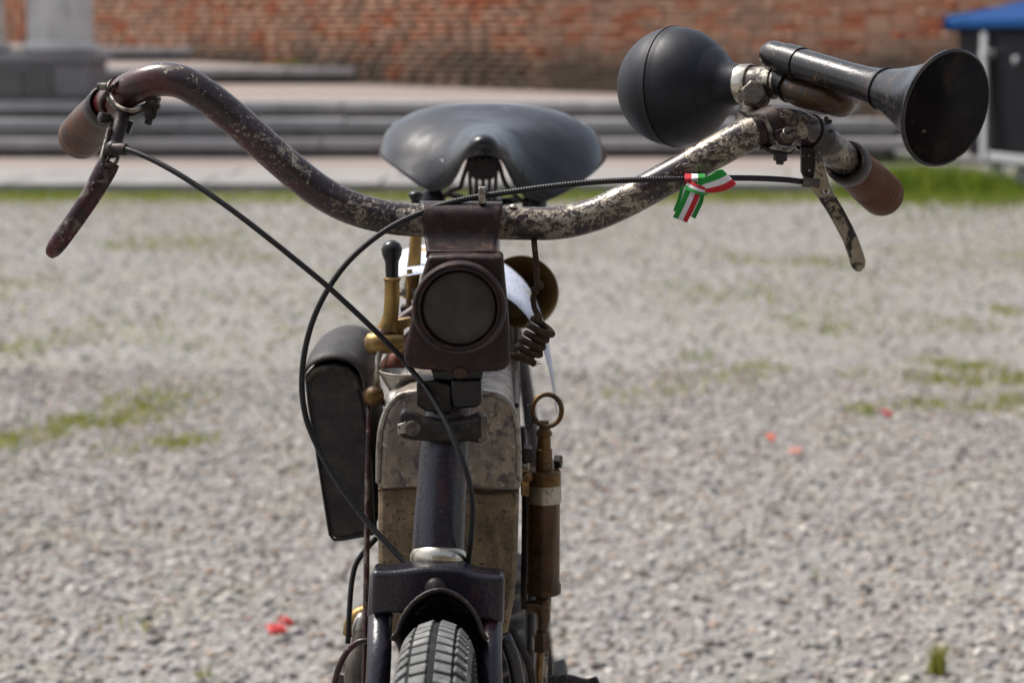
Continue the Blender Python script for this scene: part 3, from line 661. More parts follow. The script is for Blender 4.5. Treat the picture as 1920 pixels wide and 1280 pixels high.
# ---- grips (turned wood with a dark ferrule)
def grip(a, b, mat, lab, fr=.0172):
    a, b = Vector(a), Vector(b); d = (b - a); L = d.length; d.normalize(); prof = []
    for i in range(61):
        t = i / 60; r = .0150 + .0030 * math.sin(min(1, t / .75) * math.pi / 2) 
        if t > .88: r *= math.sqrt(max(0, 1 - ((t - .88) / .12) ** 2)) * .8 + .2 if t < .995 else .25
        if .42 < t < .72: r -= .0002 * (.5 + .5 * math.cos((t - .42) * L / .0022 * 2 * math.pi)) ** 3
        prof.append((L * t, r))
    P2 = []
    for (t0, r0), (t1, r1) in zip(prof, prof[1:]):
        P2.append((t0, r0))
        for k in (1, 2, 3):
            t = t0 + (t1 - t0) * k / 4; r = r0 + (r1 - r0) * k / 4; P2.append((t, r))
    P2.append(prof[-1]); P3 = []
    for t, r in P2:
        u = t / L; q = r
        if .42 < u < .74: q = r - .0005 * max(0, math.cos((u - .42) * L / .0046 * 2 * math.pi)) ** 6
        P3.append((t, q))
    P3.append((L + .0005, 0))
    g = Geo(); lathe(g, P3, a, d, 40); o = part('grip', g, mat, smooth=60, label=lab)
    g = Geo(); lathe(g, [(-.006, RB + .0002), (-.010, RB + .0006), (-.0105, fr - .0014), (-.008, fr), (.004, fr), (.006, fr - .001), (.006, .0135)], a, d, 36, caps=False); part('ferrule', g, 'steel_dark', o, smooth=40)
grip(at(1592, 308, 1.562), at(1662, 372, 1.648), 'wood_right', 'brown ring-turned wooden grip')
grip(at(196, 203, 1.552), at(145, 265, 1.625), 'wood_left', 'dark red-brown wooden grip with chipped lacquer', .0158)

# ---- right brake lever
rl = part('brake_lever', plate([(1527, 291), (1530, 285), (1537, 284), (1543, 297), (1549, 318), (1555, 342), (1566, 366), (1582, 392), (1599, 424), (1611, 450), (1618, 470), (1624, 490), (1622, 502), (1614, 510), (1605, 509), (1598, 500), (1594, 484), (1584, 455), (1568, 424), (1550, 393), (1533, 368), (1519, 350), (1519, 344), (1526, 336), (1529, 315)], 1.501, .009), 'lever_nickel', bevel=.0036, bseg=4, smooth=60, label='worn nickel brake lever curving downwards')
part('perch', plate([(1503, 274), (1529, 278), (1531, 310), (1532, 336), (1521, 342), (1507, 332), (1503, 322)], 1.508, .008), 'steel_dark', rl, bevel=.001)
for px, py, r in ((1517, 292, 3.2), (1518, 320, 3.4)):
    g = Geo(); q = at(px, py, 1.5085); lathe(g, [(0, r * S(1.5)), (.001, r * S(1.5) * .8), (.0016, 0)], q, (0, -1, 0), 14); part('rivet', g, 'nickel', rl)
g = Geo(); q = at(1535, 297, 1.5015); lathe(g, [(0, .0030), (.0012, .0030), (.0016, .0024), (.0012, .0014), (.0018, .0010), (.0020, 0)], q, (0, -1, 0), 18); part('pivot', g, 'bolt_steel', rl)
g = Geo(); q = at(1549, 358, 1.5013); lathe(g, [(0, .0028), (.0006, .0026), (.0004, .0018), (.0002, .0016)], q, (0, -1, .15), 18, caps=False); part('hole_rim', g, 'nickel_bright', rl)
g = Geo(); lathe(g, [(0.0002, .0017), (.00035, 0)], q, (0, -1, .15), 14); part('hole', g, 'black_paint', rl)
g, c, d = bar_ring(28, .55, RB + .0018, .017); part('clamp_band', g, 'steel_dark', rl, smooth=40, solid=.0012)
part('clamp_ear', plate([(1527, 262), (1533, 250), (1541, 242), (1562, 243), (1564, 249), (1548, 251), (1538, 262), (1528, 276)], 1.516, .012), 'steel_dark', rl, bevel=.0008)
part('clamp_ear', plate([(1527, 222), (1535, 225), (1543, 226), (1560, 224), (1561, 230), (1546, 233), (1534, 232), (1524, 228)], 1.520, .012), 'steel_dark', rl, bevel=.0008)
g = Geo(); lathe(g, [(0, 4.6 * S(1.5)), (.0125, 4.6 * S(1.5))], at(1549, 250, 1.525), (0, .05, 1), 12); lathe(g, [(.0070, .0042), (.0095, .0042)], at(1549, 250, 1.525), (0, .05, 1), 6); part('clamp_screw', g, 'bolt_steel', rl)
g = Geo(); lathe(g, [(0, .0044), (.007, .0040), (.008, .003)], at(1505, 340, 1.5), (1, 0, -.15), 14); lathe(g, [(.007, .0030), (.0125, .0034)], at(1505, 340, 1.5), (1, 0, -.15), 14); part('cable_socket', g, 'bolt_steel', rl)

# ---- left brake lever
LB = [(206, 303, 1.492), (196, 322, 1.490), (170, 368, 1.486), (140, 413, 1.484), (112, 452, 1.484), (99, 470, 1.485), (93, 480, 1.486)]
ll = part('brake_lever', tube(ats(LB), [q * S(1.49) for q in (19.5, 20.5, 18.5, 17.5, 17, 14.5, 8)], 20, 6, flat=(.62, 1), up=(0, -1, 0)), 'enamel_red', smooth=70, label='maroon brake lever hanging down and outwards')
fork = [(208, 222, 1.508), (204, 240, 1.500), (198, 265, 1.492), (192, 288, 1.486), (191, 298, 1.484), (197, 307, 1.483), (208, 310, 1.484), (217, 305, 1.486), (222, 294, 1.490), (228, 268, 1.498)]
part('lever_fork', tube(ats(fork), 3.4 * S(1.49), 10, 6), 'nickel_pitted', ll, smooth=180)
part('fork_cheek', plate([(203, 240), (209, 240), (206, 270), (200, 300), (190, 325), (176, 350), (172, 340), (184, 310), (194, 275)], 1.494, .004), 'enamel_red', ll, bevel=.0008)
per = [(232, 203, 1.520), (228, 222, 1.510), (222, 245, 1.502), (217, 265, 1.497), (214, 282, 1.494)]
part('perch', tube(ats(per), [q * S(1.5) for q in (15, 15, 14.5, 13, 12)], 18, 6), 'steel_dark', ll, smooth=60)
g = Geo(); lathe(g, [(-.004, .0052), (-.002, .0066), (.001, .0066), (.003, .0055), (.003, .0030)], at(213, 280, 1.488), (.85, -.4, -.1), 20); lathe(g, [(-.002, .0035), (.006, .0048), (.0085, .0044), (.009, .003)], at(217, 278, 1.484), (.9, -.3, -.1), 18); part('cable_socket', g, 'steel_dark', ll, smooth=50)
g, c, d = bar_ring(2, .2, RB + .0016, .004); part('clamp_band', g, 'nickel_pitted', ll, smooth=40, solid=.001)
wire = [(243, 142, 1.520), (228, 150, 1.512), (214, 160, 1.508), (203, 170, 1.512), (192, 186, 1.520), (190, 200, 1.525), (197, 212, 1.528)]
part('clamp_wire', tube(ats(wire), 4 * S(1.5), 10, 6), 'steel_dark', ll, smooth=180)
wire2 = [(206, 170, 1.513), (210, 184, 1.506), (220, 198, 1.500), (236, 206, 1.497), (252, 207, 1.498), (266, 200, 1.502)]
part('clamp_wire', tube(ats(wire2), 4 * S(1.5), 10, 6), 'nickel_pitted', ll, smooth=180)
g = Geo(); lathe(g, [(0, .0030), (.0065, .0030), (.0072, .0022)], at(200, 163, 1.512), (-1, -.1, .05), 12); part('clamp_peg', g, 'nickel_pitted', ll)
part('clamp_lug', plate([(240, 207), (266, 196), (284, 188), (296, 192), (298, 204), (288, 213), (268, 211), (246, 220)], 1.512, .010), 'steel_dark', ll, bevel=.0012)
g = Geo(); hexbolt(g, at(285, 203, 1.516), (-.25, -.25, -1), .0048, .008); lathe(g, [(.008, .0030), (.0125, .0028), (.0132, .002)], at(285, 203, 1.516), (-.25, -.25, -1), 12); part('clamp_nut', g, 'steel_dark', ll)
g = Geo(); lathe(g, [(0, .0055), (.002, .0062), (.004, .0062), (.005, .005)], at(286, 192, 1.515), (.15, -.3, 1), 18); part('clamp_bolt_head', g, 'nickel_pitted', ll)
g = Geo(); lathe(g, [(-.004, .0035), (0, .0045), (.004, .0045), (.005, .0030)], at(197, 222, 1.505), (-.8, -.5, .1), 14); part('pivot_screw', g, 'steel_dark', ll)
g = Geo(); box(g, at(239, 237, 1.512), (.0075, .008, .010), Matrix.Rotation(.4, 3, 'Y')); part('adjuster', g, 'black_paint', ll, bevel=.001)
part('inner_wire', tube(ats([(200, 303, 1.486), (207, 294, 1.487), (213, 286, 1.488)]), .0011, 8), 'cable_black', ll)

# ---- control cables: wound steel sheath
def cable(pts, r, name, lab, ribbed=True, plain_to=None):
    Q = catmull(ats(pts), 14); step = .00045; Q = resample(Q, step); rad = []
    for i in range(len(Q)):
        s = i * step; k = 1.0
        if plain_to is not None: k = min(1, max(0, (s - plain_to) / .05))
        rad.append(r * (1 + .075 * k * math.sin(2 * math.pi * s / .0021)))
    return part(name, sweep(Geo(), Q, rad, 10), 'cable_black', smooth=180, label=lab)
CA = [(216, 279, 1.484), (235, 280, 1.480), (262, 289, 1.475), (300, 307, 1.468), (350, 336, 1.460), (420, 383, 1.452), (490, 436, 1.447), (560, 492, 1.444), (620, 542, 1.444), (690, 607, 1.448), (745, 662, 1.455), (778, 702, 1.455), (806, 738, 1.440), (832, 784, 1.424), (853, 828, 1.414), (869, 868, 1.409), (880, 905, 1.409), (886, 950, 1.412), (884, 1000, 1.418), (879, 1045, 1.425), (876, 1068, 1.428)]
cable(CA, 5.6 * S(1.45), 'control_cable', 'long black cable falling diagonally from the maroon lever', plain_to=.22)
CB = [(1506, 341, 1.500), (1470, 337, 1.496), (1420, 334.5, 1.490), (1360, 334, 1.486), (1290, 335.5, 1.4815), (1210, 337, 1.480), (1120, 341, 1.482), (1030, 350, 1.486), (960, 359.5, 1.490), (905, 367.5, 1.492), (860, 376, 1.491), (820, 387, 1.4885), (790, 399, 1.484), (745, 419, 1.476), (700, 448, 1.468), (655, 488, 1.460), (618, 537, 1.456), (590, 592, 1.454), (573, 650, 1.455), (566, 710, 1.457), (570, 765, 1.459), (584, 812, 1.460), (612, 868, 1.458), (650, 928, 1.452), (695, 985, 1.444), (738, 1032, 1.436), (768, 1064, 1.430)]
cable(CB, 5.7 * S(1.45), 'control_cable', 'black cable crossing over the handlebar and looping down')
g = Geo(); box(g, at(904, 366, 1.4905) , (.0052, .0095, .0125)); part('cable_clip', g, 'nickel', bevel=.0008)

# ---- horn
B = at(1268, 163, 1.575); C = at(1397, 157.5, 1.538); hd = (C - B).normalized(); rb = 109.5 * S(1.575)
prof = []
for a in np.linspace(-90, 52, 46):
    r = rb * math.cos(R(a)); t = rb * math.sin(R(a)); 
    if abs(t) < .0016: r += .0007
    prof.append((t, max(r, 0)))
tc = (C - B).length
prof = prof + [(rb * .86, .0268), (rb * .95, .0205), (rb * 1.06, .0170), (tc - .004, .0155)]
PB = []
for i in range(len(prof) - 1):
    PB.append(prof[i])
g = Geo(); 
seam = []
for t, r in prof: seam.append((t, r))
lathe(g, seam, B, hd, 64); horn = part('horn', g, 'black_rubber', smooth=60, label='round black rubber squeeze bulb horn with a bell mouth')
g = Geo(); lathe(g, [(-.0006, rb - .0006), (-.0005, rb + .0011), (.0005, rb + .0011), (.0006, rb - .0006)], B, hd, 96, caps=False); part('bulb_seam', g, 'horn_inside', horn, smooth=180)
def hl(name, prof, mat, **k): g = Geo(); lathe(g, prof, B, hd, 36); return part(name, g, mat, horn, smooth=40, **k)
hl('bulb_collar', [(tc - .0060, .0138), (tc - .0060, .0152), (tc + .0055, .0150), (tc + .0062, .0144), (tc + .0062, .0128)], 'nickel_bright')
hl('reed_tube', [(tc + .0050, .0126), (tc + .026, .0126), (tc + .0265, .0120), (tc + .0265, .0100)], 'nickel_pitted')
hl('reed_ring', [(tc + .0262, .0100), (tc + .0262, .0112), (tc + .029, .0116), (tc + .030, .0104), (tc + .033, .0104), (tc + .042, .0098)], 'nickel')
coil = [tuple(B + hd * (tc + .036)), at(1500, 171, 1.500), at(1535, 179, 1.489), at(1562, 186, 1.484), at(1576, 191, 1.489), at(1578, 190, 1.506), at(1560, 176, 1.526), at(1510, 145, 1.542), at(1470, 118, 1.545), at(1452, 106, 1.536), at(1450, 104, 1.522), at(1462, 107, 1.508)]
part('coiled_tube', tube([Vector(p) for p in coil], [.0105, .0116, .0120, .0118, .0115, .0110, .0105, .0100, .0098, .0098, .0098, .0096], 26, 8), 'horn_copper', horn, smooth=180)
U0 = at(1458, 106, 1.508); M = at(1769, 202, 1.366); ud = (M - U0).normalized(); LU = (M - U0).length
K = 1.07
rp = [(-.085, 0), (-.083, .0035), (-.076, .0062), (-.062, .0084), (-.040, .0097), (0, .0101), (.15, .0103), (.32, .0106), (.48, .0109), (.58, .0117), (.65, .0131), (.71, .0152), (.77, .0181), (.83, .0215), (.89, .0254), (.94, .0298), (.975, .0338), (1.0, .0372)]
outer = [(t * LU, r * K) for t, r in catmull(rp, 4)]; outer = [(t, max(0, r)) for t, r in outer]
Rm = .0372 * K
g = Geo(); lathe(g, outer + [(LU + .0008, Rm + .0008), (LU + .0024, Rm + .0012), (LU + .0036, Rm + .0002), (LU + .0034, Rm - .0010)], U0, ud, 56, caps=False); part('bell', g, 'horn_paint', horn, smooth=50)
inner = [(LU + .0034, Rm - .0010)] + [(t, r - .0012) for t, r in reversed(outer) if t > .50 * LU] + [(.49 * LU, 0)]
g = Geo(); lathe(g, inner, U0, ud, 56); part('bell_throat', g, 'horn_inside', horn, smooth=180)
g = Geo(); lathe(g, [(.655 * LU, .0128 * K), (.655 * LU, .0141 * K), (.665 * LU, .0145 * K), (.665 * LU, .0128 * K)], U0, ud, 40, caps=False); part('bell_joint', g, 'black_paint', horn, smooth=30)
g = Geo(); lathe(g, [(.055 * LU, .0100 * K), (.055 * LU, .0110 * K), (.15 * LU, .0112 * K), (.15 * LU, .0100 * K)], U0, ud, 36, caps=False); part('tube_band', g, 'black_paint', horn, smooth=40)
g = Geo(); lathe(g, [(-.006, .0112), (-.006, .0132), (.006, .0134), (.006, .0112)], Vector(coil[0]).lerp(coil[1], .15), (coil[1] - Vector(coil[0])).normalized(), 36, caps=False); part('tube_band', g, 'black_paint', horn, smooth=40)
part('band_link', plate([(1467, 118), (1490, 122), (1488, 142), (1464, 140)], 1.498, .012), 'black_paint', horn, bevel=.002)
g = Geo(); hb = at(1414, 180, 1.522); hexbolt(g, hb, (-.12, -1, .25), .0105, .0120); part('clamp_bolt', g, 'bolt_steel', horn, smooth=25, bevel=.0009)
g = Geo(); lathe(g, [(-.003, .0105), (-.003, .0125), (.0002, .0125), (.0004, .0105)], hb, (-.12, -1, .25), 28); part('washer', g, 'nickel_pitted', horn)
part('clamp_strap', plate([(1384, 172), (1394, 160), (1404, 150), (1420, 140), (1442, 142), (1446, 172), (1440, 194), (1425, 204), (1402, 203), (1388, 190)], 1.527, .012), 'nickel_pitted', horn, bevel=.0016)
g = Geo(); lathe(g, [(0, .0085), (.014, .0085)], at(1404, 222, 1.526), (.15, 0, 1), 20); lathe(g, [(-.002, .0105), (.0025, .0105)], at(1404, 222, 1.526), (.15, 0, 1), 20); part('clamp_stem', g, 'nickel_pitted', horn)
g, c, d = bar_ring(25, .92, RB + .0022, .0185); part('bar_clamp', g, 'lamp_brown', horn, smooth=40, solid=.0014)
pts = [(1386, 206), (1404, 214), (1424, 212), (1438, 220), (1447, 238), (1452, 258), (1464, 274), (1482, 278), (1494, 268), (1492, 276), (1482, 286), (1462, 284), (1446, 268), (1440, 244), (1433, 228), (1420, 220), (1402, 222), (1388, 214)]
part('clamp_edge', plate(pts, 1.484, .004), 'nickel_pitted', horn, bevel=.0007)
part('clamp_ear', plate([(1450, 246), (1468, 240), (1488, 246), (1492, 262), (1482, 276), (1462, 272), (1452, 260)], 1.486, .010), 'lamp_brown', horn, bevel=.001)
part('clamp_ear', plate([(1432, 274), (1452, 282), (1486, 282), (1490, 272), (1492, 278), (1484, 290), (1452, 290), (1430, 280)], 1.489, .014), 'lamp_brown', horn, bevel=.001)
g = Geo(); q = at(1475, 257, 1.487); sdir = Vector((.18, -.75, .62)).normalized(); lathe(g, [(0, .0056), (.0022, .0056), (.0023, .0048), (.0058, .0048), (.0064, .0042)], q, sdir, 24); sc_ = part('slotted_screw', g, 'bolt_steel', horn, smooth=35)
M3 = sdir.to_track_quat('Z', 'Y').to_matrix(); g = Geo(); box(g, q + sdir * .0063, (.0085, .0011, .0010), M3 @ Matrix.Rotation(.5, 3, 'Z')); part('screw_slot', g, 'black_paint', horn, smooth=None)
g = Geo(); hexbolt(g, at(1464, 286, 1.492), (-.1, -.2, -1), .0052, .0065); lathe(g, [(.0065, .003), (.009, .0028)], at(1464, 286, 1.492), (-.1, -.2, -1), 12); part('clamp_nut', g, 'steel_dark', horn)

# ---- head lamp and its bracket
lampY = 1.432
lamp = part('headlamp', plate([(802, 480), (860, 478), (943, 481), (946, 520), (950, 560), (954, 610), (957, 672), (955, 684), (946, 693), (932, 697), (860, 699), (785, 693), (766, 688), (757, 676), (757, 666), (763, 635), (776, 580), (790, 520)], lampY, .040), 'lamp_brown', bevel=.003, bseg=3, label='flat-fronted brown lamp with a round dusty lens')
lc = at(862, 574, lampY); kk = S(1.42)
g = Geo(); ld = Vector((0, -1, .02)); lathe(g, [(-.002, 88 * kk), (.012, 88 * kk), (.015, 88.5 * kk), (.0175, 87 * kk), (.0185, 84 * kk), (.0178, 81 * kk), (.0165, 79 * kk), (.0170, 76 * kk), (.0172, 73.5 * kk), (.0160, 72 * kk), (.0120, 71.5 * kk)], lc, ld, 72, caps=False); part('lens_rim', g, 'lamp_brown', lamp, smooth=35)
g = Geo(); lathe(g, [(.0125, 72.5 * kk), (.0135, 66 * kk), (.0150, 45 * kk), (.0158, 20 * kk), (.0160, 0)], lc, ld, 56); part('lens', g, 'lamp_glass', lamp, smooth=180)
g = Geo(); rows = [(381, 1.5155, 787, 942), (376.5, 1.508, 787, 942), (376, 1.499, 787.5, 942), (380, 1.490, 788, 942), (388, 1.4845, 789, 941.5), (400, 1.4815, 790.5, 940), (414, 1.481, 792, 938), (430, 1.4825, 794, 935.5), (446, 1.481, 796, 932), (458, 1.474, 798, 929), (468, 1.463, 799, 927), (476, 1.4545, 800, 926)]
V = []; n = 10
for py, Y, xa, xb in rows:
    for j in range(n + 1): V.append(at(xa + (xb - xa) * j / n, py + 1.2 * (j / n), Y))
F = [(i * (n + 1) + j, (i + 1) * (n + 1) + j, (i + 1) * (n + 1) + j + 1, i * (n + 1) + j + 1) for i in range(len(rows) - 1) for j in range(n)]
g.add(V, F); brk = part('bracket', g, 'lamp_brown', lamp, smooth=60, subsurf=1, solid=.0014)
for px, py in ((826, 403), (918, 404)):
    g = Geo(); box(g, at(px, py, 1.4806), (.0012, .0022, .0040)); part('bracket_slot', g, 'black_paint', lamp, smooth=None)
for xa, xb in ((808, 846), (848, 878), (881, 925)):
    part('hinge', tube(ats([(xa, 480, 1.449), (xb, 481, 1.449)]), 4.2 * S(1.45), 12), 'steel_dark', lamp)
part('hinge_leaf', plate([(800, 470), (928, 470), (932, 484), (798, 484)], 1.452, .004), 'lamp_brown', lamp, bevel=.0006)
g = Geo(); lathe(g, [(-.0012, .0045), (.0010, .0045), (.0014, .0040)], at(863, 699, lampY - .001), (0, -1, .1), 20); part('catch', g, 'pump_brown', lamp)
part('burner_base', plate([(808, 694), (906, 694), (904, 712), (880, 716), (814, 711)], 1.450, .030), 'black_paint', lamp, bevel=.001)

# ---- steering head
H = [(848, 706), (846, 730), (838, 790), (833, 850), (828, 920), (824, 985), (822, 1036)]
head = part('steering_head', tube([ax(*p) for p in H], [q * S(1.45) for q in (44, 45, 46, 47.5, 48.5, 50, 50)], 36, 5), 'enamel', smooth=180)
hax = (ax(848, 706) - ax(822, 1036)).normalized(); hb0 = ax(824, 1052)
g = Geo(); kk = S(1.42); lathe(g, [(-.0045, 46 * kk), (-.004, 52 * kk), (-.0022, 56 * kk), (.0015, 58 * kk), (.0055, 57 * kk), (.0085, 53 * kk), (.0100, 50 * kk), (.0100, 44 * kk)], hb0, hax, 48); part('lower_race', g, 'nickel_bright', head, smooth=60)
g = Geo(); lathe(g, [(-.0105, 44 * kk), (-.0105, 50 * kk), (-.0075, 51 * kk), (-.0065, 48 * kk), (-.0040, 47 * kk)], hb0, hax, 44); part('race_ring', g, 'pump_brown', head, smooth=40)
part('head_lug', plate([(846, 712), (902, 712), (904, 756), (892, 764), (850, 766), (846, 740)], 1.445, .030), 'black_paint', head, bevel=.0015)
part('head_lug', plate([(781, 716), (815, 713), (846, 722), (846, 775), (800, 772), (781, 760)], 1.447, .030), 'steel_dark', head, bevel=.0015)
hcl = part('head_clamp', plate([(748, 778), (756, 770), (772, 776), (792, 786), (830, 792), (872, 788), (896, 780), (912, 784), (916, 800), (913, 822), (900, 832), (880, 828), (830, 830), (775, 826), (752, 822), (746, 806)], axY(832, 805) - .0285, .018), 'steel_dark', head, bevel=.0022)
for pts in ([(808, 797), (872, 797), (874, 804), (868, 810), (812, 810), (807, 804)],):
    part('clamp_slot', plate(pts, axY(832, 805) - .0288, .004), 'black_paint', head)
g = Geo(); lathe(g, [(-.004, .0060), (.002, .0060), (.003, .0048)], at(774, 802, axY(774, 802) - .029), (0, -1, .1), 18); part('clamp_bolt', g, 'bolt_steel', head)
part('hinge_tab', plate([(902, 778), (914, 782), (914, 826), (902, 828)], axY(908, 800) - .031, .006), 'bolt_steel', head, bevel=.001)
part('clamp_leaf', plate([(745, 796), (762, 790), (762, 812), (745, 815)], axY(752, 800) - .031, .004), 'alloy', head, bevel=.0006)

# ---- fork
fk = part('fork', plate([(698, 1070), (716, 1072), (740, 1071), (770, 1067), (800, 1063), (835, 1063), (868, 1066), (892, 1076), (925, 1080), (946, 1080), (944, 1166), (925, 1168), (898, 1164), (880, 1158), (760, 1152), (735, 1152), (694, 1154)], 1.400, .026), 'enamel', bevel=.0035, bseg=3)
ks = S(1.40)
for (xt, yt, xb, yb) in ((718, 1074, 713, 1156), (922, 1083, 920, 1168)):
    a, b_ = at(xt, yt, 1.420), at(xb, yb, 1.413); g = Geo(); d = (b_ - a); L = d.length; lathe(g, [(0, 22 * ks), (.002, 25.5 * ks), (L - .001, 25.5 * ks), (L, 24.5 * ks), (L, 20 * ks)], a, d, 28); part('socket', g, 'enamel', fk, smooth=40)
for sgn, px0, py0, px1 in ((-1, 713, 1150, 708), (1, 920, 1160, 920)):
    p0 = at(px0, py0, 1.414); p1 = at(px1, 1285, 1.372); axp = AXF + Vector((sgn * .062, 0, 0))
    pts = [p0, p1, p1.lerp(axp, .45) + Vector((0, .012, 0)), p1.lerp(axp, .8) + Vector((0, .016, 0)), axp]
    part('blade', tube(pts, [23.5 * ks, 23.5 * ks, .0088, .0078, .0070], 24, 8), 'enamel', fk, smooth=180)
g = Geo(); lathe(g, [(0, .0085), (.002, .0080), (.004, .0060), (.0055, .003), (.006, 0)], at(817, 1103, 1.3985), (0, -1, .2), 24); part('crown_bolt', g, 'steel_dark', fk)

# ---- front mudguard
g = Geo(); V = []; NA, NU = 26, 18; Rg = .3765
for i in range(NA + 1):
    ph = R(106 + 100 * i / NA)
    for j in range(NU + 1):
        u = -1 + 2 * j / NU; au = u * R(88); lat = .0300 * math.sin(au); dr = .036 * (1 - math.cos(au)) ** .9
        if abs(u) > .93: lat += .0035 * (abs(u) - .93) / .07 * (1 if u > 0 else -1)
        rr = Rg - dr - .003 * math.exp(-i / 1.2) * 0
        V.append(AXF + Vector((lat + .001, -math.cos(ph) * rr, math.sin(ph) * rr)))
F = [(i * (NU + 1) + j, i * (NU + 1) + j + 1, (i + 1) * (NU + 1) + j + 1, (i + 1) * (NU + 1) + j) for i in range(NA) for j in range(NU)]
g.add(V, F); mg = part('front_mudguard', g, 'steel_dark', smooth=180, solid=.0016)
lip = [V[j] for j in range(NU + 1)]; part('edge_bead', tube(lip, .0016, 10), 'steel_dark', mg, smooth=180)

# ---- wheels
def torus_pt(c, ph, ps, rc, rt):
    rr = rc + rt * math.cos(ps); return c + Vector((rt * math.sin(ps), -math.cos(ph) * rr, math.sin(ph) * rr))
RT = .0242; RC = .356 - RT - .0014
def block_geo(c, ph, dph, p0, p1, skew, g):
    V = []
    for rt in (RT - .0015, RT + .0014):
        for (s, q) in ((0, p0), (0, p1), (1, p1), (1, p0)):
            sh = skew * (q - p0); V.append(torus_pt(c, ph + (s - .5) * dph + sh, q, RC, rt))
    return g.add(V, [(3, 2, 1, 0), (4, 5, 6, 7), (0, 1, 5, 4), (1, 2, 6, 5), (2, 3, 7, 6), (3, 0, 4, 7)])
def wheel(name, c, front):
    g = Geo(); nA, nB = 120, 20; V = []; F = []
    for i in range(nA):
        for j in range(nB): V.append(torus_pt(c, 2 * math.pi * i / nA, 2 * math.pi * j / nB, RC, RT - .0006))
    for i in range(nA):
        for j in range(nB): F.append((i * nB + j, i * nB + (j + 1) % nB, ((i + 1) % nA) * nB + (j + 1) % nB, ((i + 1) % nA) * nB + j))
    g.add(V, F); w = part(name, g, 'tyre_dark', smooth=180)
    rest = Geo(); rows = 134; dphi = 2 * math.pi / rows
    for i in range(rows):
        ph = i * dphi; vis = front and R(62) < ph < R(114)
        for sg in (-1, 1):
            o = dphi * (.0 if sg < 0 else .10)
            for (a, b_, skew, fr) in ((.11, .56, .012, .74), (.67, 1.02, .035, .58), (1.08, 1.45, -.02, .66)):
                if vis:
                    gg = Geo(); jit = random.uniform(-.03, .03); block_geo(c, ph + o + (dphi * .5 if a > .6 and a < 1.05 else 0), dphi * (fr + jit), sg * a, sg * b_, sg * skew, gg); part('tread_block', gg, 'tyre', w, smooth=None, bevel=.0006, bseg=1)
                else: block_geo(c, ph + o + (dphi * .5 if a > .6 and a < 1.05 else 0), dphi * fr, sg * a, sg * b_, sg * skew, rest)
    part('tread', rest, 'tyre', w, smooth=None, kind='stuff')
    g = Geo(); V = []; F = []; pr = [(-.020, .304), (-.021, .309), (-.018, .311), (-.012, .302), (0, .297), (.012, .302), (.018, .311), (.021, .309), (.020, .304), (.012, .296), (0, .291), (-.012, .296)]
    for i in range(80):
        ph = 2 * math.pi * i / 80
        for x_, r_ in pr: V.append(c + Vector((x_, -math.cos(ph) * r_, math.sin(ph) * r_)))
    m_ = len(pr)
    for i in range(80):
        for j in range(m_): F.append((i * m_ + j, ((i + 1) % 80) * m_ + j, ((i + 1) % 80) * m_ + (j + 1) % m_, i * m_ + (j + 1) % m_))
    g.add(V, F); part('rim', g, 'nickel_pitted', w, smooth=50)
    g = Geo(); lathe(g, [(-.062, .006), (-.045, .006), (-.044, .026), (-.039, .028), (-.037, .016), (.037, .016), (.039, .028), (.044, .026), (.045, .006), (.062, .006)], c, (1, 0, 0), 28); part('hub', g, 'nickel_pitted', w, smooth=40)
    for i in range(36):
        sg = 1 if i % 2 else -1; ph = 2 * math.pi * i / 36; p2 = ph + (R(42) if (i // 2) % 2 else -R(42))
        a = c + Vector((sg * .041, -math.cos(p2) * .025, math.sin(p2) * .025)); b_ = c + Vector((sg * .004, -math.cos(ph) * .296, math.sin(ph) * .296))
        part('spoke', tube([a, b_], .0011, 6), 'nickel_pitted', w)
wheel('front_wheel', AXF, True)
wheel('rear_wheel', AXR, False)
g = Geo(); V = []
for i in range(NA + 1):
    ph = R(62 + 118 * i / NA)
    for j in range(NU + 1):
        u = -1 + 2 * j / NU; au = u * R(80); lat = .034 * math.sin(au); rr = .377 - .030 * (1 - math.cos(au)); V.append(AXR + Vector((lat, -math.cos(ph) * rr, math.sin(ph) * rr)))
g.add(V, F := [(i * (NU + 1) + j, i * (NU + 1) + j + 1, (i + 1) * (NU + 1) + j + 1, (i + 1) * (NU + 1) + j) for i in range(NA) for j in range(NU)]); part('rear_mudguard', g, 'steel_dark', smooth=180, solid=.0016)

# ---- frame tubes
bx = -.040
def ftube(pts, r, mat='enamel'): return tube([Vector(p) for p in pts], r, 18, 6)
fr = part('frame', ftube([(at(846, 600, 1.49).x, 1.487, .868), (-.034, 1.8, .868), (-.028, 2.2, .868)], .0145), 'enamel', smooth=180)
part('down_tube', ftube([(at(830, 1000, 1.45).x, 1.455, .775), (bx, 1.56, .50), (bx, 1.66, .28)], .0145), 'enamel', fr, smooth=180)
part('seat_tube', ftube([(-.028, 2.2, .90), (-.032, 2.15, .55), (-.036, 2.08, .27)], .0145), 'enamel', fr, smooth=180)
for s in (-1, 1):
    part('chain_stay', ftube([(-.036 + s * .02, 2.08, .27), (-.03 + s * .05, 2.3, .32), (AXR.x + s * .062, AXR.y, AXR.z)], .0095), 'enamel', fr, smooth=180)
    part('seat_stay', ftube([(-.028 + s * .016, 2.2, .85), (-.027 + s * .05, 2.36, .64), (AXR.x + s * .062, AXR.y, AXR.z)], .0085), 'enamel', fr, smooth=180)
    part('stand_leg', ftube([(AXR.x + s * .066, AXR.y, AXR.z), (AXR.x + s * .085, AXR.y + .03, .18), (AXR.x + s * .12, AXR.y + .05, .002)], .008), 'steel_dark', fr, smooth=180)
part('engine_cradle', ftube([(bx, 1.66, .285), (bx, 1.87, .225), (-.036, 2.08, .275)], .013), 'enamel', fr, smooth=180)

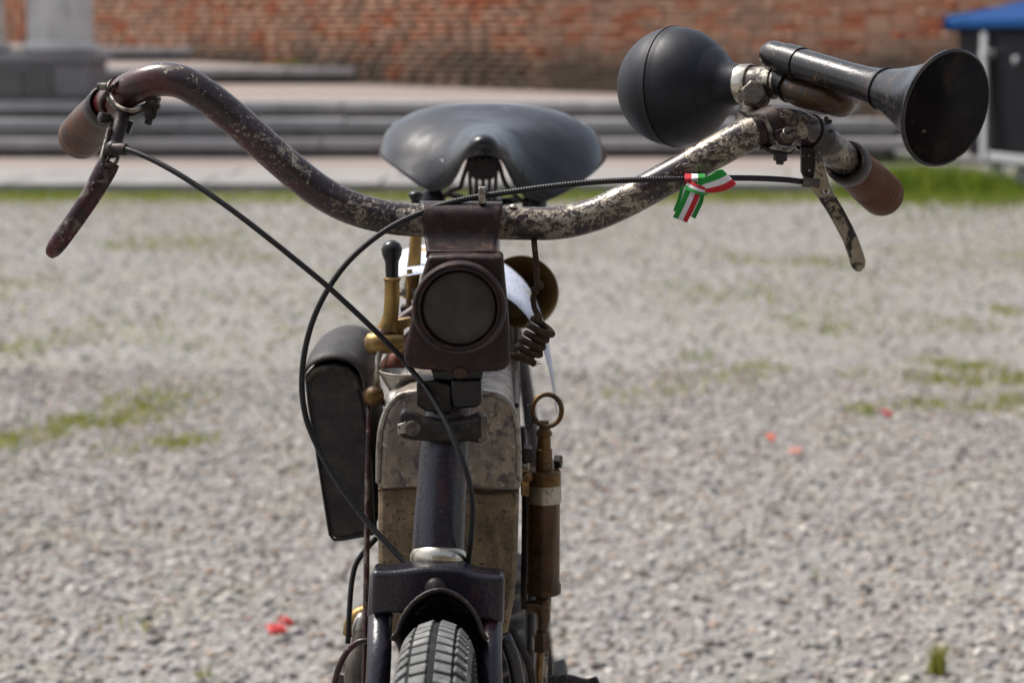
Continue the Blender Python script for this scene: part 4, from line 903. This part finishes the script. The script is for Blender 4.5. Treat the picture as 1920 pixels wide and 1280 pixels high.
# ---- tank
tank = part('fuel_tank', plate([(708, 922), (706, 905), (709, 842), (713, 800), (722, 768), (738, 745), (765, 733), (850, 727), (918, 732), (945, 741), (963, 760), (973, 792), (977, 840), (978, 905), (975, 925), (840, 916)], 1.523, .50), 'tank_upper', bevel=.006, bseg=3, label='worn bare-metal tank with darker lower half')
part('lower_tank', plate([(709, 900), (974, 905), (970, 1060), (963, 1130), (950, 1196), (725, 1190), (708, 1160)], 1.531, .47), 'tank_lower', tank, bevel=.004)
part('tank_seam', tube(ats([(709, 918, 1.5255), (780, 913, 1.5255), (845, 917, 1.5255), (910, 924, 1.5255), (972, 921, 1.5255)]), .0016, 8, 6), 'pump_brown', tank, smooth=180)
rim_pts = [(709, 905), (710, 845), (714, 802), (724, 770), (740, 748), (766, 737), (850, 731), (916, 736), (943, 745), (960, 763), (969, 794), (973, 842), (974, 900)]
part('tank_rim', tube(ats(rim_pts, 1.5245), .0022, 8, 5), 'alloy', tank, smooth=180)
part('tank_cap', lathe(Geo(), [(0, .020), (.010, .020), (.012, .017), (.016, .016), (.018, .010)], at(905, 640, 1.78), (0, 0, 1), 28), 'brass_dark', tank)
g = Geo(); sx = at(975, 640, 1.60).x - .003
part('tank_strap', tube([(sx, 1.535, at(975, 760, 1.535).z), (sx, 1.70, at(975, 760, 1.535).z + .005), (sx, 2.0, at(975, 760, 1.535).z + .006)], .0022, 8), 'steel_dark', tank)

# ---- printed paper lying over the top tube
pp = [(744, 500, 1.80), (775, 492, 1.80), (815, 488, 1.80), (870, 498, 1.80), (925, 517, 1.80), (968, 545, 1.80), (998, 582, 1.80), (1018, 630, 1.80), (1032, 688, 1.80), (1041, 742, 1.80)]
g = Geo(); V = []; Q = catmull(ats(pp), 4)
for q in Q:
    for k in range(4): V.append(Vector(q) + Vector((0, -.07 + .055 * k, -.004 + .003 * k)))
g.add(V, [(i * 4 + k, i * 4 + k + 1, i * 4 + k + 5, i * 4 + k + 4) for i in range(len(Q) - 1) for k in range(3)])
build('paper_sheet', g, 'printed_paper', smooth=180, solid=.0005, label='white printed paper sheet curling over the motorcycle tank', cat='paper')

# ---- brass bowl behind the lamp
g = Geo(); c = at(978, 548, 1.90); d = Vector((.12, -1, .35)).normalized(); kk = S(1.9)
lathe(g, [(-.045, .010), (-.040, .022), (-.022, 52 * kk), (-.004, 66 * kk), (.002, 70 * kk), (.004, 69 * kk), (-.003, 63 * kk), (-.020, 48 * kk), (-.036, .018), (-.038, 0)], c, d, 48); part('brass_bowl', g, 'bowl_brass', smooth=50)

# ---- cloth-covered lamp wire, coiled
W = [(1001, 447, 1.508), (1003, 470, 1.500), (1006, 500, 1.497), (1006, 528, 1.494)]
wr = part('coiled_wire', tube(ats(W), 5.6 * S(1.5), 12, 6), 'wire_cloth', smooth=180, label='brown cloth-covered wire hanging in a tight coil')
g = Geo(); lathe(g, [(-.004, 0), (-.0035, .002), (0, .0040), (.003, .0028), (.004, 0)], at(1010, 534, 1.493), (.5, -.2, -1), 12); lathe(g, [(-.004, 0), (-.002, .0028), (.001, .0034), (.004, 0)], at(1003, 545, 1.493), (-.5, -.2, -1), 12); part('knot', g, 'wire_cloth', wr, smooth=180)
P = [at(1005, 541, 1.494), at(999, 560, 1.494), at(1002, 578, 1.492), at(1010, 594, 1.488)]
c0, c1 = at(1020, 606, 1.494), at(986, 665, 1.494); axd = (c1 - c0).normalized(); e1 = Vector((0, -1, 0)); e1 = (e1 - axd * e1.dot(axd)).normalized(); e2 = axd.cross(e1); turns = 4.6
for i in range(int(turns * 16) + 1):
    t = i / 16; a = t * 2 * math.pi + .5; rr = 21 * S(1.49) * (1 + .10 * math.sin(t * 2.3))
    P.append(c0.lerp(c1, t / turns) + e1 * (math.cos(a) * rr) + e2 * (math.sin(a) * rr))
part('coil', sweep(Geo(), P, [5.4 * S(1.5)] * 3 + [6.6 * S(1.5)] * (len(P) - 3), 10), 'wire_cloth', wr, smooth=180)
part('frayed_end', tube(ats([(952, 664, 1.486), (972, 669, 1.483), (990, 674, 1.484), (1002, 682, 1.487)]), [.0022, .0030, .0034, .0026], 10, 5), 'wire_cloth', wr, smooth=180)
g = Geo()
for dx, dy in ((10, 1), (12, -4), (7, 6), (-2, 8), (14, 2)): sweep(g, [at(1000, 680, 1.487), at(1000 + dx * .6, 680 + dy, 1.485), at(1001 + dx, 681 + dy * .6, 1.483)], .00028, 5)
part('fibre', g, 'wire_cloth', wr)

# ---- brass control levers beside the tank
def lever_knob(px, py, Y, h, r, parent):
    g = Geo(); p = at(px, py, Y); k = S(Y); lathe(g, [(0, r * .62 * k), (h * .45 * k, r * .68 * k), (h * .62 * k, r * .95 * k), (h * .78 * k, r * 1.05 * k), (h * .92 * k, r * .82 * k), (h * k, r * .3 * k), (h * 1.01 * k, 0)], p, (0, 0, 1), 24); return part('knob', g, 'black_paint', parent, smooth=60)
LY = 1.60
c1_ = part('control_lever', tube(ats([(735, 520, LY), (735, 560, LY), (732, 595, LY), (726, 618, LY)]), [q * S(LY) for q in (14, 14.5, 15, 20)], 20, 6, flat=(.7, 1), up=(0, -1, 0)), 'brass', smooth=60, label='brass control lever with a black knob')
lever_knob(735, 524, LY, 74, 19, c1_)
part('collar', lathe(Geo(), [(0, 15 * S(LY)), (.002, 17 * S(LY)), (.0035, 15 * S(LY))], at(735, 527, LY), (0, 0, 1), 20), 'brass', c1_)
part('quadrant', plate([(738, 600), (770, 596), (772, 612), (756, 616), (756, 660), (742, 664), (738, 640)], LY + .004, .012), 'brass', c1_, bevel=.0012)
for i in range(6): 
    g = Geo(); box(g, at(748, 612 + i * 6.5, LY + .003), (.0068, .002, .0012)); part('tooth', g, 'brass_dark', c1_, smooth=None)
g = Geo(); lathe(g, [(0, .0045), (.003, .0085), (.010, .0092), (.022, .0090), (.030, .0062), (.032, .004)], at(684, 644, LY), (1, 0, .04), 24); part('swivel_knob', g, 'brass', c1_, smooth=60)
c2_ = part('control_lever', tube(ats([(782, 378, 1.78), (780, 440, 1.78), (776, 500, 1.78), (768, 560, 1.78)]), [q * S(1.78) for q in (10, 11, 13, 14)], 18, 6, flat=(.7, 1), up=(0, -1, 0)), 'brass', smooth=60, label='second brass lever standing behind the first')
lever_knob(780, 388, 1.78, 30, 14, c2_)
part('rack', tube(ats([(768, 505, 1.74), (766, 575, 1.74)]), 5.5 * S(1.74), 10), 'brass', c2_)
part('bridge', plate([(745, 545), (800, 542), (800, 552), (745, 556)], 1.74, .014), 'alloy', c2_, bevel=.001)
part('bridge', plate([(750, 575), (795, 570), (795, 586), (752, 590)], 1.74, .014), 'steel_dark', c2_, bevel=.001)
part('control_rod', tube(ats([(711, 650, 1.595), (708, 690, 1.595), (704, 738, 1.595)]), 6 * S(1.6), 12), 'nickel', smooth=180)
g = Geo(); lathe(g, [(-.009, 0), (-.008, .005), (-.003, .0082), (.003, .0082), (.008, .005), (.009, 0)], at(700, 742, 1.593), (1, 0, .1), 20); part('rod_joint', g, 'brass_dark', smooth=180)
part('control_rod', tube(ats([(692, 748, 1.600), (690, 850, 1.585), (688, 1000, 1.565), (686, 1150, 1.545), (683, 1300, 1.525)]), 5.8 * S(1.57), 12, 4), 'enamel_red', smooth=180, label='long thin maroon control rod beside the tank')
part('oil_pipe', tube(ats([(700, 640, 1.66), (740, 612, 1.66), (790, 578, 1.66)]), 15 * S(1.66), 16, 5), 'enamel_red', smooth=180)
part('oil_pipe', tube(ats([(720, 700, 1.66), (750, 660, 1.66), (800, 610, 1.66)]), 17 * S(1.66), 16, 5), 'copper_red', smooth=180)
part('oil_pipe', tube(ats([(742, 690, 1.63), (745, 672, 1.63), (750, 655, 1.64)]), 17 * S(1.63), 16, 3), 'copper_red', smooth=180)
g = Geo(); p = at(746, 738, 1.575); k = S(1.575); lathe(g, [(0, 14 * k), (.004, 19 * k), (.010, 29 * k), (.0165, 37 * k), (.018, 38 * k), (.0185, 35 * k), (.012, 26 * k), (.006, 0)], p, (.06, 0, 1), 36); part('filler_cup', g, 'alloy', smooth=40)
part('cup_stem', lathe(Geo(), [(-.02, 12 * k), (.001, 12 * k)], p, (.06, 0, 1), 18), 'steel_dark')
part('filler_dome', lathe(Geo(), [(-.004, .0155), (.003, .015), (.008, .011), (.010, 0)], at(758, 752, 1.552), (0, -.1, 1), 26), 'alloy', smooth=180)
part('hose', tube(ats([(706, 1008, 1.60), (688, 1028, 1.595), (668, 1056, 1.59), (659, 1095, 1.585), (655, 1150, 1.58), (652, 1205, 1.58)]), 5.2 * S(1.59), 12, 6), 'cable_black', smooth=180)
part('hose', tube(ats([(696, 1200, 1.50), (672, 1203, 1.50), (650, 1222, 1.50), (634, 1254, 1.50), (624, 1295, 1.50)]), 6 * S(1.5), 12, 6), 'enamel_red', smooth=180)

# ---- engine: finned cylinder, crankcase, carburettor
eng = part('engine', lathe(Geo(), [(-.055, .03), (-.05, .095), (-.035, .105), (.035, .105), (.05, .095), (.055, .03)], (bx, 1.86, .33), (1, 0, 0), 40), 'casting', smooth=40)
part('cylinder', lathe(Geo(), [(0, .038), (.21, .038)], (bx, 1.84, .42), (0, -.05, 1), 28), 'casting', eng)
for i in range(9): part('fin', lathe(Geo(), [(0, .058), (.004, .058)], (bx, 1.84 - i * .001, .46 + i * .018), (0, -.05, 1), 28), 'casting', eng)
k = S(1.58)
part('carburettor', lathe(Geo(), [(0, 20 * k), (.006, 26 * k), (.030, 26 * k), (.034, 20 * k), (.045, 18 * k), (.050, 14 * k)], at(668, 1290, 1.58), (.12, 0, 1), 28), 'casting', eng, smooth=40)
part('float_chamber', lathe(Geo(), [(0, 32 * k), (.004, 36 * k), (.016, 36 * k), (.018, 30 * k), (.024, 24 * k)], at(664, 1290, 1.60), (0, 0, 1), 28), 'steel_dark', eng, smooth=40)
part('carburettor_cap', lathe(Geo(), [(0, 16 * k), (.008, 19 * k), (.016, 15 * k), (.021, 8 * k), (.022, 0)], at(676, 1195, 1.585), (.1, 0, 1), 24), 'alloy', eng, smooth=60)
part('brass_union', tube(ats([(652, 1190, 1.60), (660, 1165, 1.60), (676, 1150, 1.60), (692, 1146, 1.60)]), [.0045, .006, .0065, .006], 16, 5), 'brass', eng, smooth=180)
part('inlet_elbow', tube(ats([(690, 1225, 1.59), (684, 1255, 1.59), (682, 1290, 1.59)]), 14 * k, 16, 4), 'copper_red', eng, smooth=180)

# ---- tool bag
BY = 1.600
bagp = [(574, 706), (585, 693), (603, 686), (628, 684), (652, 690), (668, 704), (680, 735), (690, 790), (698, 870), (704, 990), (702, 999), (690, 1002), (640, 1011), (626, 1011), (619, 1002), (606, 920), (592, 830), (580, 760)]
bag = part('tool_bag', plate(bagp, BY, .17), 'leather_bag', bevel=.010, bseg=4, label='black leather tool bag strapped beside the tank')
part('piping', tube(ats(bagp + [bagp[0]], BY - .0006), .0014, 8), 'black_paint', bag, smooth=180)
part('flap', tube(ats([(578, 712, BY - .0), (588, 699, BY - .002), (606, 692, BY - .003), (630, 691, BY - .003), (652, 698, BY - .002), (666, 714, BY - .001), (672, 728, BY)]), .0030, 10, 5), 'bag_edge', bag, smooth=180)
g = Geo(); V = []; arc = catmull([(570, 712), (582, 694), (604, 682), (630, 679), (656, 686), (674, 704), (686, 740)], 5)
for q in arc:
    b0 = at(q[0], q[1], BY - .004)
    for kx in range(8): V.append(b0 + Vector((0, .178 * kx / 7, .0025 + .006 * math.sin(kx / 7 * math.pi))))
g.add(V, [(i * 8 + j, i * 8 + j + 1, i * 8 + j + 9, i * 8 + j + 8) for i in range(len(arc) - 1) for j in range(7)]); part('cover', g, 'leather_bag', bag, smooth=180, solid=.0025)
part('strap', tube([at(668, 712, BY + .05), at(700, 730, BY + .06), at(724, 760, BY + .08)], .004, 10, 4, flat=(.4, 1)), 'leather_bag', bag, smooth=180)

# ---- hand pump on the right
PY = 1.575; k = S(PY)
pu0 = at(1019, 1112, PY); pu1 = at(1020, 885, PY); pd = (pu1 - pu0).normalized(); PL = (pu1 - pu0).length
pump = part('hand_pump', lathe(Geo(), [(0, 30 * k), (.001, 34 * k), (.008, 34 * k), (.010, 31 * k), (PL * .78, 31 * k)], pu0, pd, 36), 'pump_brown', smooth=40, label='brown metal hand pump with a ring handle')
part('pump_band', lathe(Geo(), [(PL * .76, 31 * k), (PL * .76, 33.5 * k), (PL * .905, 33.5 * k), (PL * .905, 31 * k)], pu0, pd, 36), 'nickel', pump, smooth=40)
part('pump_cap', lathe(Geo(), [(PL * .90, 31 * k), (PL * .905, 32.5 * k), (PL * 1.0, 32.5 * k), (PL * 1.02, 30 * k), (PL * 1.025, 16 * k)], pu0, pd, 36), 'brass_dark', pump, smooth=40)
part('plunger', lathe(Geo(), [(PL * 1.01, 16 * k), (PL * 1.19, 15.5 * k), (PL * 1.195, 13.5 * k), (PL * 1.29, 12 * k), (PL * 1.30, 15 * k), (PL * 1.33, 15 * k), (PL * 1.36, 10 * k), (PL * 1.42, 9 * k)], pu0, pd, 24), 'brass_dark', pump, smooth=40)
g = Geo(); rc = at(1026, 769, PY); ring = [rc + Vector((math.cos(a) * 28 * k * .98, math.sin(a) * .004, math.sin(a) * 29 * k)) for a in np.linspace(0, 2 * math.pi, 49)]
sweep(g, ring, 4.8 * k, 12, caps=False); part('ring_handle', g, 'brass_dark', pump, smooth=180)
g = Geo(); rc2 = at(992, 782, PY); ring = [rc2 + Vector((math.cos(a) * 7 * k, math.sin(a) * 8 * k, math.sin(a) * 22 * k)) for a in np.linspace(0, 2 * math.pi, 33)]
sweep(g, ring, 2.2 * k, 8, caps=False); part('wire_clip', g, 'steel_dark', pump, smooth=180)
part('elbow', tube(ats([(985, 1138, PY), (1000, 1136, PY), (1014, 1140, PY), (1018, 1156, PY), (1016, 1182, PY)]), [12 * k, 13 * k, 15 * k, 14 * k, 11 * k], 18, 5), 'pump_brown', pump, smooth=180)
part('neck', tube(ats([(1018, 1112, PY), (1018, 1150, PY)]), 14 * k, 18), 'pump_brown', pump, smooth=180)
part('union_nut', lathe(Geo(), [(0, 14 * k), (.001, 17.5 * k), (.013, 17.5 * k), (.0145, 14 * k), (.018, 11 * k)], at(1014, 1220, PY), (0, 0, 1), 6), 'pump_brown', pump, smooth=25)
part('pipe', tube(ats([(1013, 1215, PY), (1010, 1260, PY), (1008, 1310, PY)]), 8 * k, 14, 4), 'brass_dark', pump, smooth=180)
part('mount', plate([(975, 878), (994, 882), (994, 932), (977, 930)], PY - .008, .022), 'brass', pump, bevel=.0012)
part('mount', plate([(980, 840), (998, 842), (998, 868), (980, 868)], PY - .004, .018), 'steel_dark', pump, bevel=.0012)
g = Geo(); hexbolt(g, at(990, 893, PY - .009), (0, -1, 0), .0045, .005); part('mount_bolt', g, 'brass_dark', pump)
g = Geo(); hexbolt(g, at(1040, 865, PY + .01), (1, -.2, 0), .006, .006); part('mount_bolt', g, 'steel_dark', pump)
for pts, r, m_ in (([(978, 800, 1.60), (985, 930, 1.60), (982, 1140, 1.60)], 7, 'steel_dark'), ([(996, 935, 1.63), (994, 1100, 1.63), (992, 1300, 1.63)], 10, 'black_paint'), ([(1033, 860, 1.66), (1030, 1100, 1.66), (1020, 1300, 1.66)], 5, 'nickel_pitted')):
    part('stay', tube(ats(pts), r * S(1.6), 12, 4), m_, smooth=180)
part('stay', tube(ats([(945, 1190, 1.50), (962, 1235, 1.50), (975, 1300, 1.50)]), 14 * S(1.5), 16, 4), 'enamel', smooth=180)
part('stay', tube(ats([(958, 1180, 1.56), (990, 1240, 1.56), (1002, 1310, 1.56)]), 9 * S(1.5), 14, 4), 'steel_dark', smooth=180)
# footrest pedal
ped = part('pedal', tube(ats([(1020, 1278, 1.78), (1060, 1276, 1.78), (1098, 1281, 1.78), (1122, 1274, 1.78)]), [.005, .007, .005, .004], 14, 4), 'steel_dark', smooth=180)
part('pedal_plate', plate([(1040, 1270), (1062, 1264), (1068, 1290), (1042, 1296)], 1.77, .05), 'steel_dark', ped, bevel=.002)
part('pedal_arm', tube([at(1020, 1278, 1.78), Vector((.02, 1.86, .40)), Vector((.012, 1.87, .33))], .008, 12, 4), 'steel_dark', ped, smooth=180)

# ---- saddle
SR = [
 [(822, 360, 2.135), (846, 350, 2.10), (862, 322, 2.07), (869, 303, 2.045), (880, 294, 2.02), (905, 291, 2.012), (930, 294, 2.02), (943, 304, 2.045), (952, 326, 2.07), (972, 364, 2.10), (1000, 380, 2.135)],
 [(810, 361, 2.13), (838, 343, 2.092), (857, 312, 2.06), (866, 291, 2.028), (878, 281, 2.003), (905, 276, 1.995), (932, 281, 2.003), (945, 292, 2.028), (955, 316, 2.06), (980, 355, 2.092), (1014, 381, 2.13)],
 [(797, 355, 2.135), (826, 322, 2.105), (852, 293, 2.075), (866, 276, 2.04), (880, 260, 2.005), (905, 252, 1.995), (931, 260, 2.005), (945, 278, 2.04), (962, 300, 2.075), (996, 338, 2.105), (1034, 374, 2.135)],
 [(776, 341, 2.165), (808, 302, 2.14), (842, 275, 2.125), (866, 263, 2.09), (884, 249, 2.055), (905, 244, 2.045), (927, 249, 2.055), (946, 264, 2.09), (972, 280, 2.125), (1014, 312, 2.14), (1062, 360, 2.165)],
 [(752, 323, 2.205), (786, 282, 2.185), (828, 259, 2.175), (862, 250, 2.15), (884, 243, 2.13), (906, 241, 2.125), (929, 243, 2.13), (952, 250, 2.15), (988, 262, 2.175), (1042, 290, 2.185), (1090, 342, 2.205)],
 [(726, 305, 2.265), (752, 258, 2.24), (802, 236, 2.235), (850, 230, 2.225), (880, 228, 2.22), (908, 227, 2.22), (936, 228, 2.22), (968, 230, 2.225), (1022, 237, 2.235), (1086, 264, 2.24), (1120, 320, 2.265)],
 [(712, 293, 2.32), (728, 244, 2.315), (778, 212, 2.31), (838, 203, 2.305), (876, 202, 2.305), (908, 202, 2.305), (942, 202, 2.305), (985, 204, 2.305), (1052, 213, 2.31), (1114, 248, 2.315), (1134, 304, 2.32)],
 [(708, 287, 2.35), (720, 240, 2.355), (768, 205, 2.36), (832, 191, 2.365), (872, 188.5, 2.365), (908, 188, 2.365), (946, 188.5, 2.365), (992, 191, 2.365), (1064, 206, 2.36), (1122, 243, 2.355), (1140, 294, 2.35)],
 [(712, 296, 2.37), (726, 254, 2.385), (776, 222, 2.395), (836, 206, 2.40), (874, 204, 2.40), (908, 204, 2.40), (944, 204, 2.40), (988, 206, 2.40), (1058, 222, 2.395), (1114, 256, 2.385), (1136, 302, 2.37)],
]
for i, r in enumerate(SR):                      # flaps roll over and hang towards the front at the sides
    k = (0, .2, .5, .8, 1, 1, .8, .3, 0)[i]
    for j, sg in ((0, 1), (10, -1)):
        x_, y_, Y_ = r[j]; r[j] = (x_, y_, Y_ - .040 * k); x1, y1, Y1 = r[j + sg]; r[j + sg] = (x1 - sg * 9 * k, y1 - 3 * k, Y1 + .008 * k)
def sq(p): return (p[0], p[1], 2.0 + (p[2] - 2.0) * .55)
g = Geo(); V = [at(*sq(p)) for r in SR for p in r]; nc = 11
g.add(V, [(i * nc + j, i * nc + j + 1, (i + 1) * nc + j + 1, (i + 1) * nc + j) for i in range(len(SR) - 1) for j in range(nc - 1)])
sad = part('saddle', g, 'leather_saddle', smooth=180, subsurf=3, solid=.004, label='wide black leather saddle with drooping front flaps')
def emboss(px, py, Y, rx, rz, nrm):
    k = S(Y); c = at(px, py, Y); n_ = Vector(nrm).normalized(); a = Vector((1, 0, 0)); a = (a - n_ * a.dot(n_)).normalized(); b_ = n_.cross(a)
    return tube([c + a * math.cos(t) * rx * k + b_ * math.sin(t) * rz * k for t in np.linspace(0, 2 * math.pi, 33)], .0007, 6, caps=False)
k = S(2.1)
for xx in (881, 893, 906, 918, 930):
    part('nose_spring', tube(ats([(xx, 296, 2.05), (xx, 330, 2.055), (xx + (905 - xx) * .1, 376, 2.065)]), 3.6 * k, 10, 4), 'steel_dark', sad, smooth=180)
part('nose_dark_backing', plate([(874, 292), (938, 292), (934, 326), (922, 338), (890, 338), (878, 326)], 2.05, .03), 'black_paint', sad, bevel=.002)  # black backing plate behind the springs, standing in for the hollow's shade
for pts in ([(878, 305, 2.10), (868, 335, 2.12), (862, 352, 2.13), (846, 358, 2.14), (830, 372, 2.16)], [(935, 305, 2.10), (948, 345, 2.12), (972, 372, 2.15), (998, 386, 2.16)],
            [(806, 372, 2.14), (850, 366, 2.20), (905, 380, 2.24), (960, 374, 2.20), (1012, 386, 2.14)], [(880, 372, 2.10), (905, 378, 2.2), (908, 384, 2.30)], [(838, 362, 2.16), (870, 376, 2.2), (905, 384, 2.22), (955, 380, 2.2), (985, 374, 2.16)]):
    part('undercarriage', tube(ats([sq(p) for p in pts]), 4.4 * k, 10, 5), 'steel_dark', sad, smooth=180)
for px, py in ((812, 378), (1002, 390)):
    part('rear_spring', lathe(Geo(), [(-.02, .011), (-.012, .013), (.006, .013), (.012, .010)], at(px, py, 2.095), (0, 0, 1), 18), 'black_paint', sad, smooth=40)
part('seat_post', lathe(Geo(), [(0, .0125), (.09, .0125)], (-.029, 2.13, .85), (0, 0, 1), 18), 'steel_dark', sad)
part('clamp_block', plate([(872, 376), (940, 374), (945, 400), (868, 400)], 2.08, .08), 'steel_dark', sad, bevel=.003)

# ---- tricolour ribbon tied to the cable
RY = 1.474
def rib(pts, wid, name, parent=None, **kw):
    """pts: (px,py,Y) centreline; wid: (dx,dy,dY) px half-width vectors pointing to the red edge"""
    P = catmull(ats(pts), 6); k = S(RY); Wd = catmull([(w[0] * k, w[2] if len(w) > 2 else 0, -w[1] * k) for w in wid], 6)
    return build(name, strip(P, Wd), 'ribbon_tricolour', parent, smooth=60, **kw)
rb_ = rib([(1302, 352, RY), (1295, 370, RY - .002), (1285, 392, RY - .001), (1275, 412, RY + .003)], [(13, 5), (13.5, 5.5), (13.5, 5), (13.5, 5)], 'ribbon', label='small green white and red ribbon tied to the brake cable', cat='ribbon')
rib([(1310, 350, RY + .004), (1308, 372, RY + .006), (1300, 390, RY + .008), (1293, 405, RY + .010)], [(-10, -4), (-11, -4), (-11, -5), (-11, -5)], 'back_tail', rb_)
rib([(1284, 352, RY + .006), (1279, 375, RY + .009), (1270, 398, RY + .010)], [(8, 3), (8, 3), (8, 3)], 'side_tail', rb_)
rib([(1313, 351, RY - .002), (1330, 347, RY - .006), (1350, 341, RY - .010), (1364, 334, RY - .010), (1367, 331, RY - .004), (1358, 331, RY + .003), (1338, 338, RY + .005), (1318, 346, RY + .003)], [(6, 9), (9, 14), (12, 15), (13, 14), (13, 13), (12, 12), (8, 10), (5, 8)], 'loop', rb_)
rib([(1303, 341, RY + .003), (1303, 335, RY - .001), (1303, 329, RY + .004), (1302, 326.5, RY + .010), (1300, 332, RY + .017), (1298, 345, RY + .014)], [(-18, 0), (-19, 2), (-19, 0), (-19, 0), (-18, 0), (-14, 0)], 'cable_wrap', rb_)
rib([(1288, 345, RY + .002), (1296, 350, RY - .003), (1310, 356, RY - .005), (1322, 359, RY - .003), (1327, 358, RY + .003)], [(4, -8), (4, -8), (3, -7.5), (2, -7), (1, -6)], 'knot', rb_)
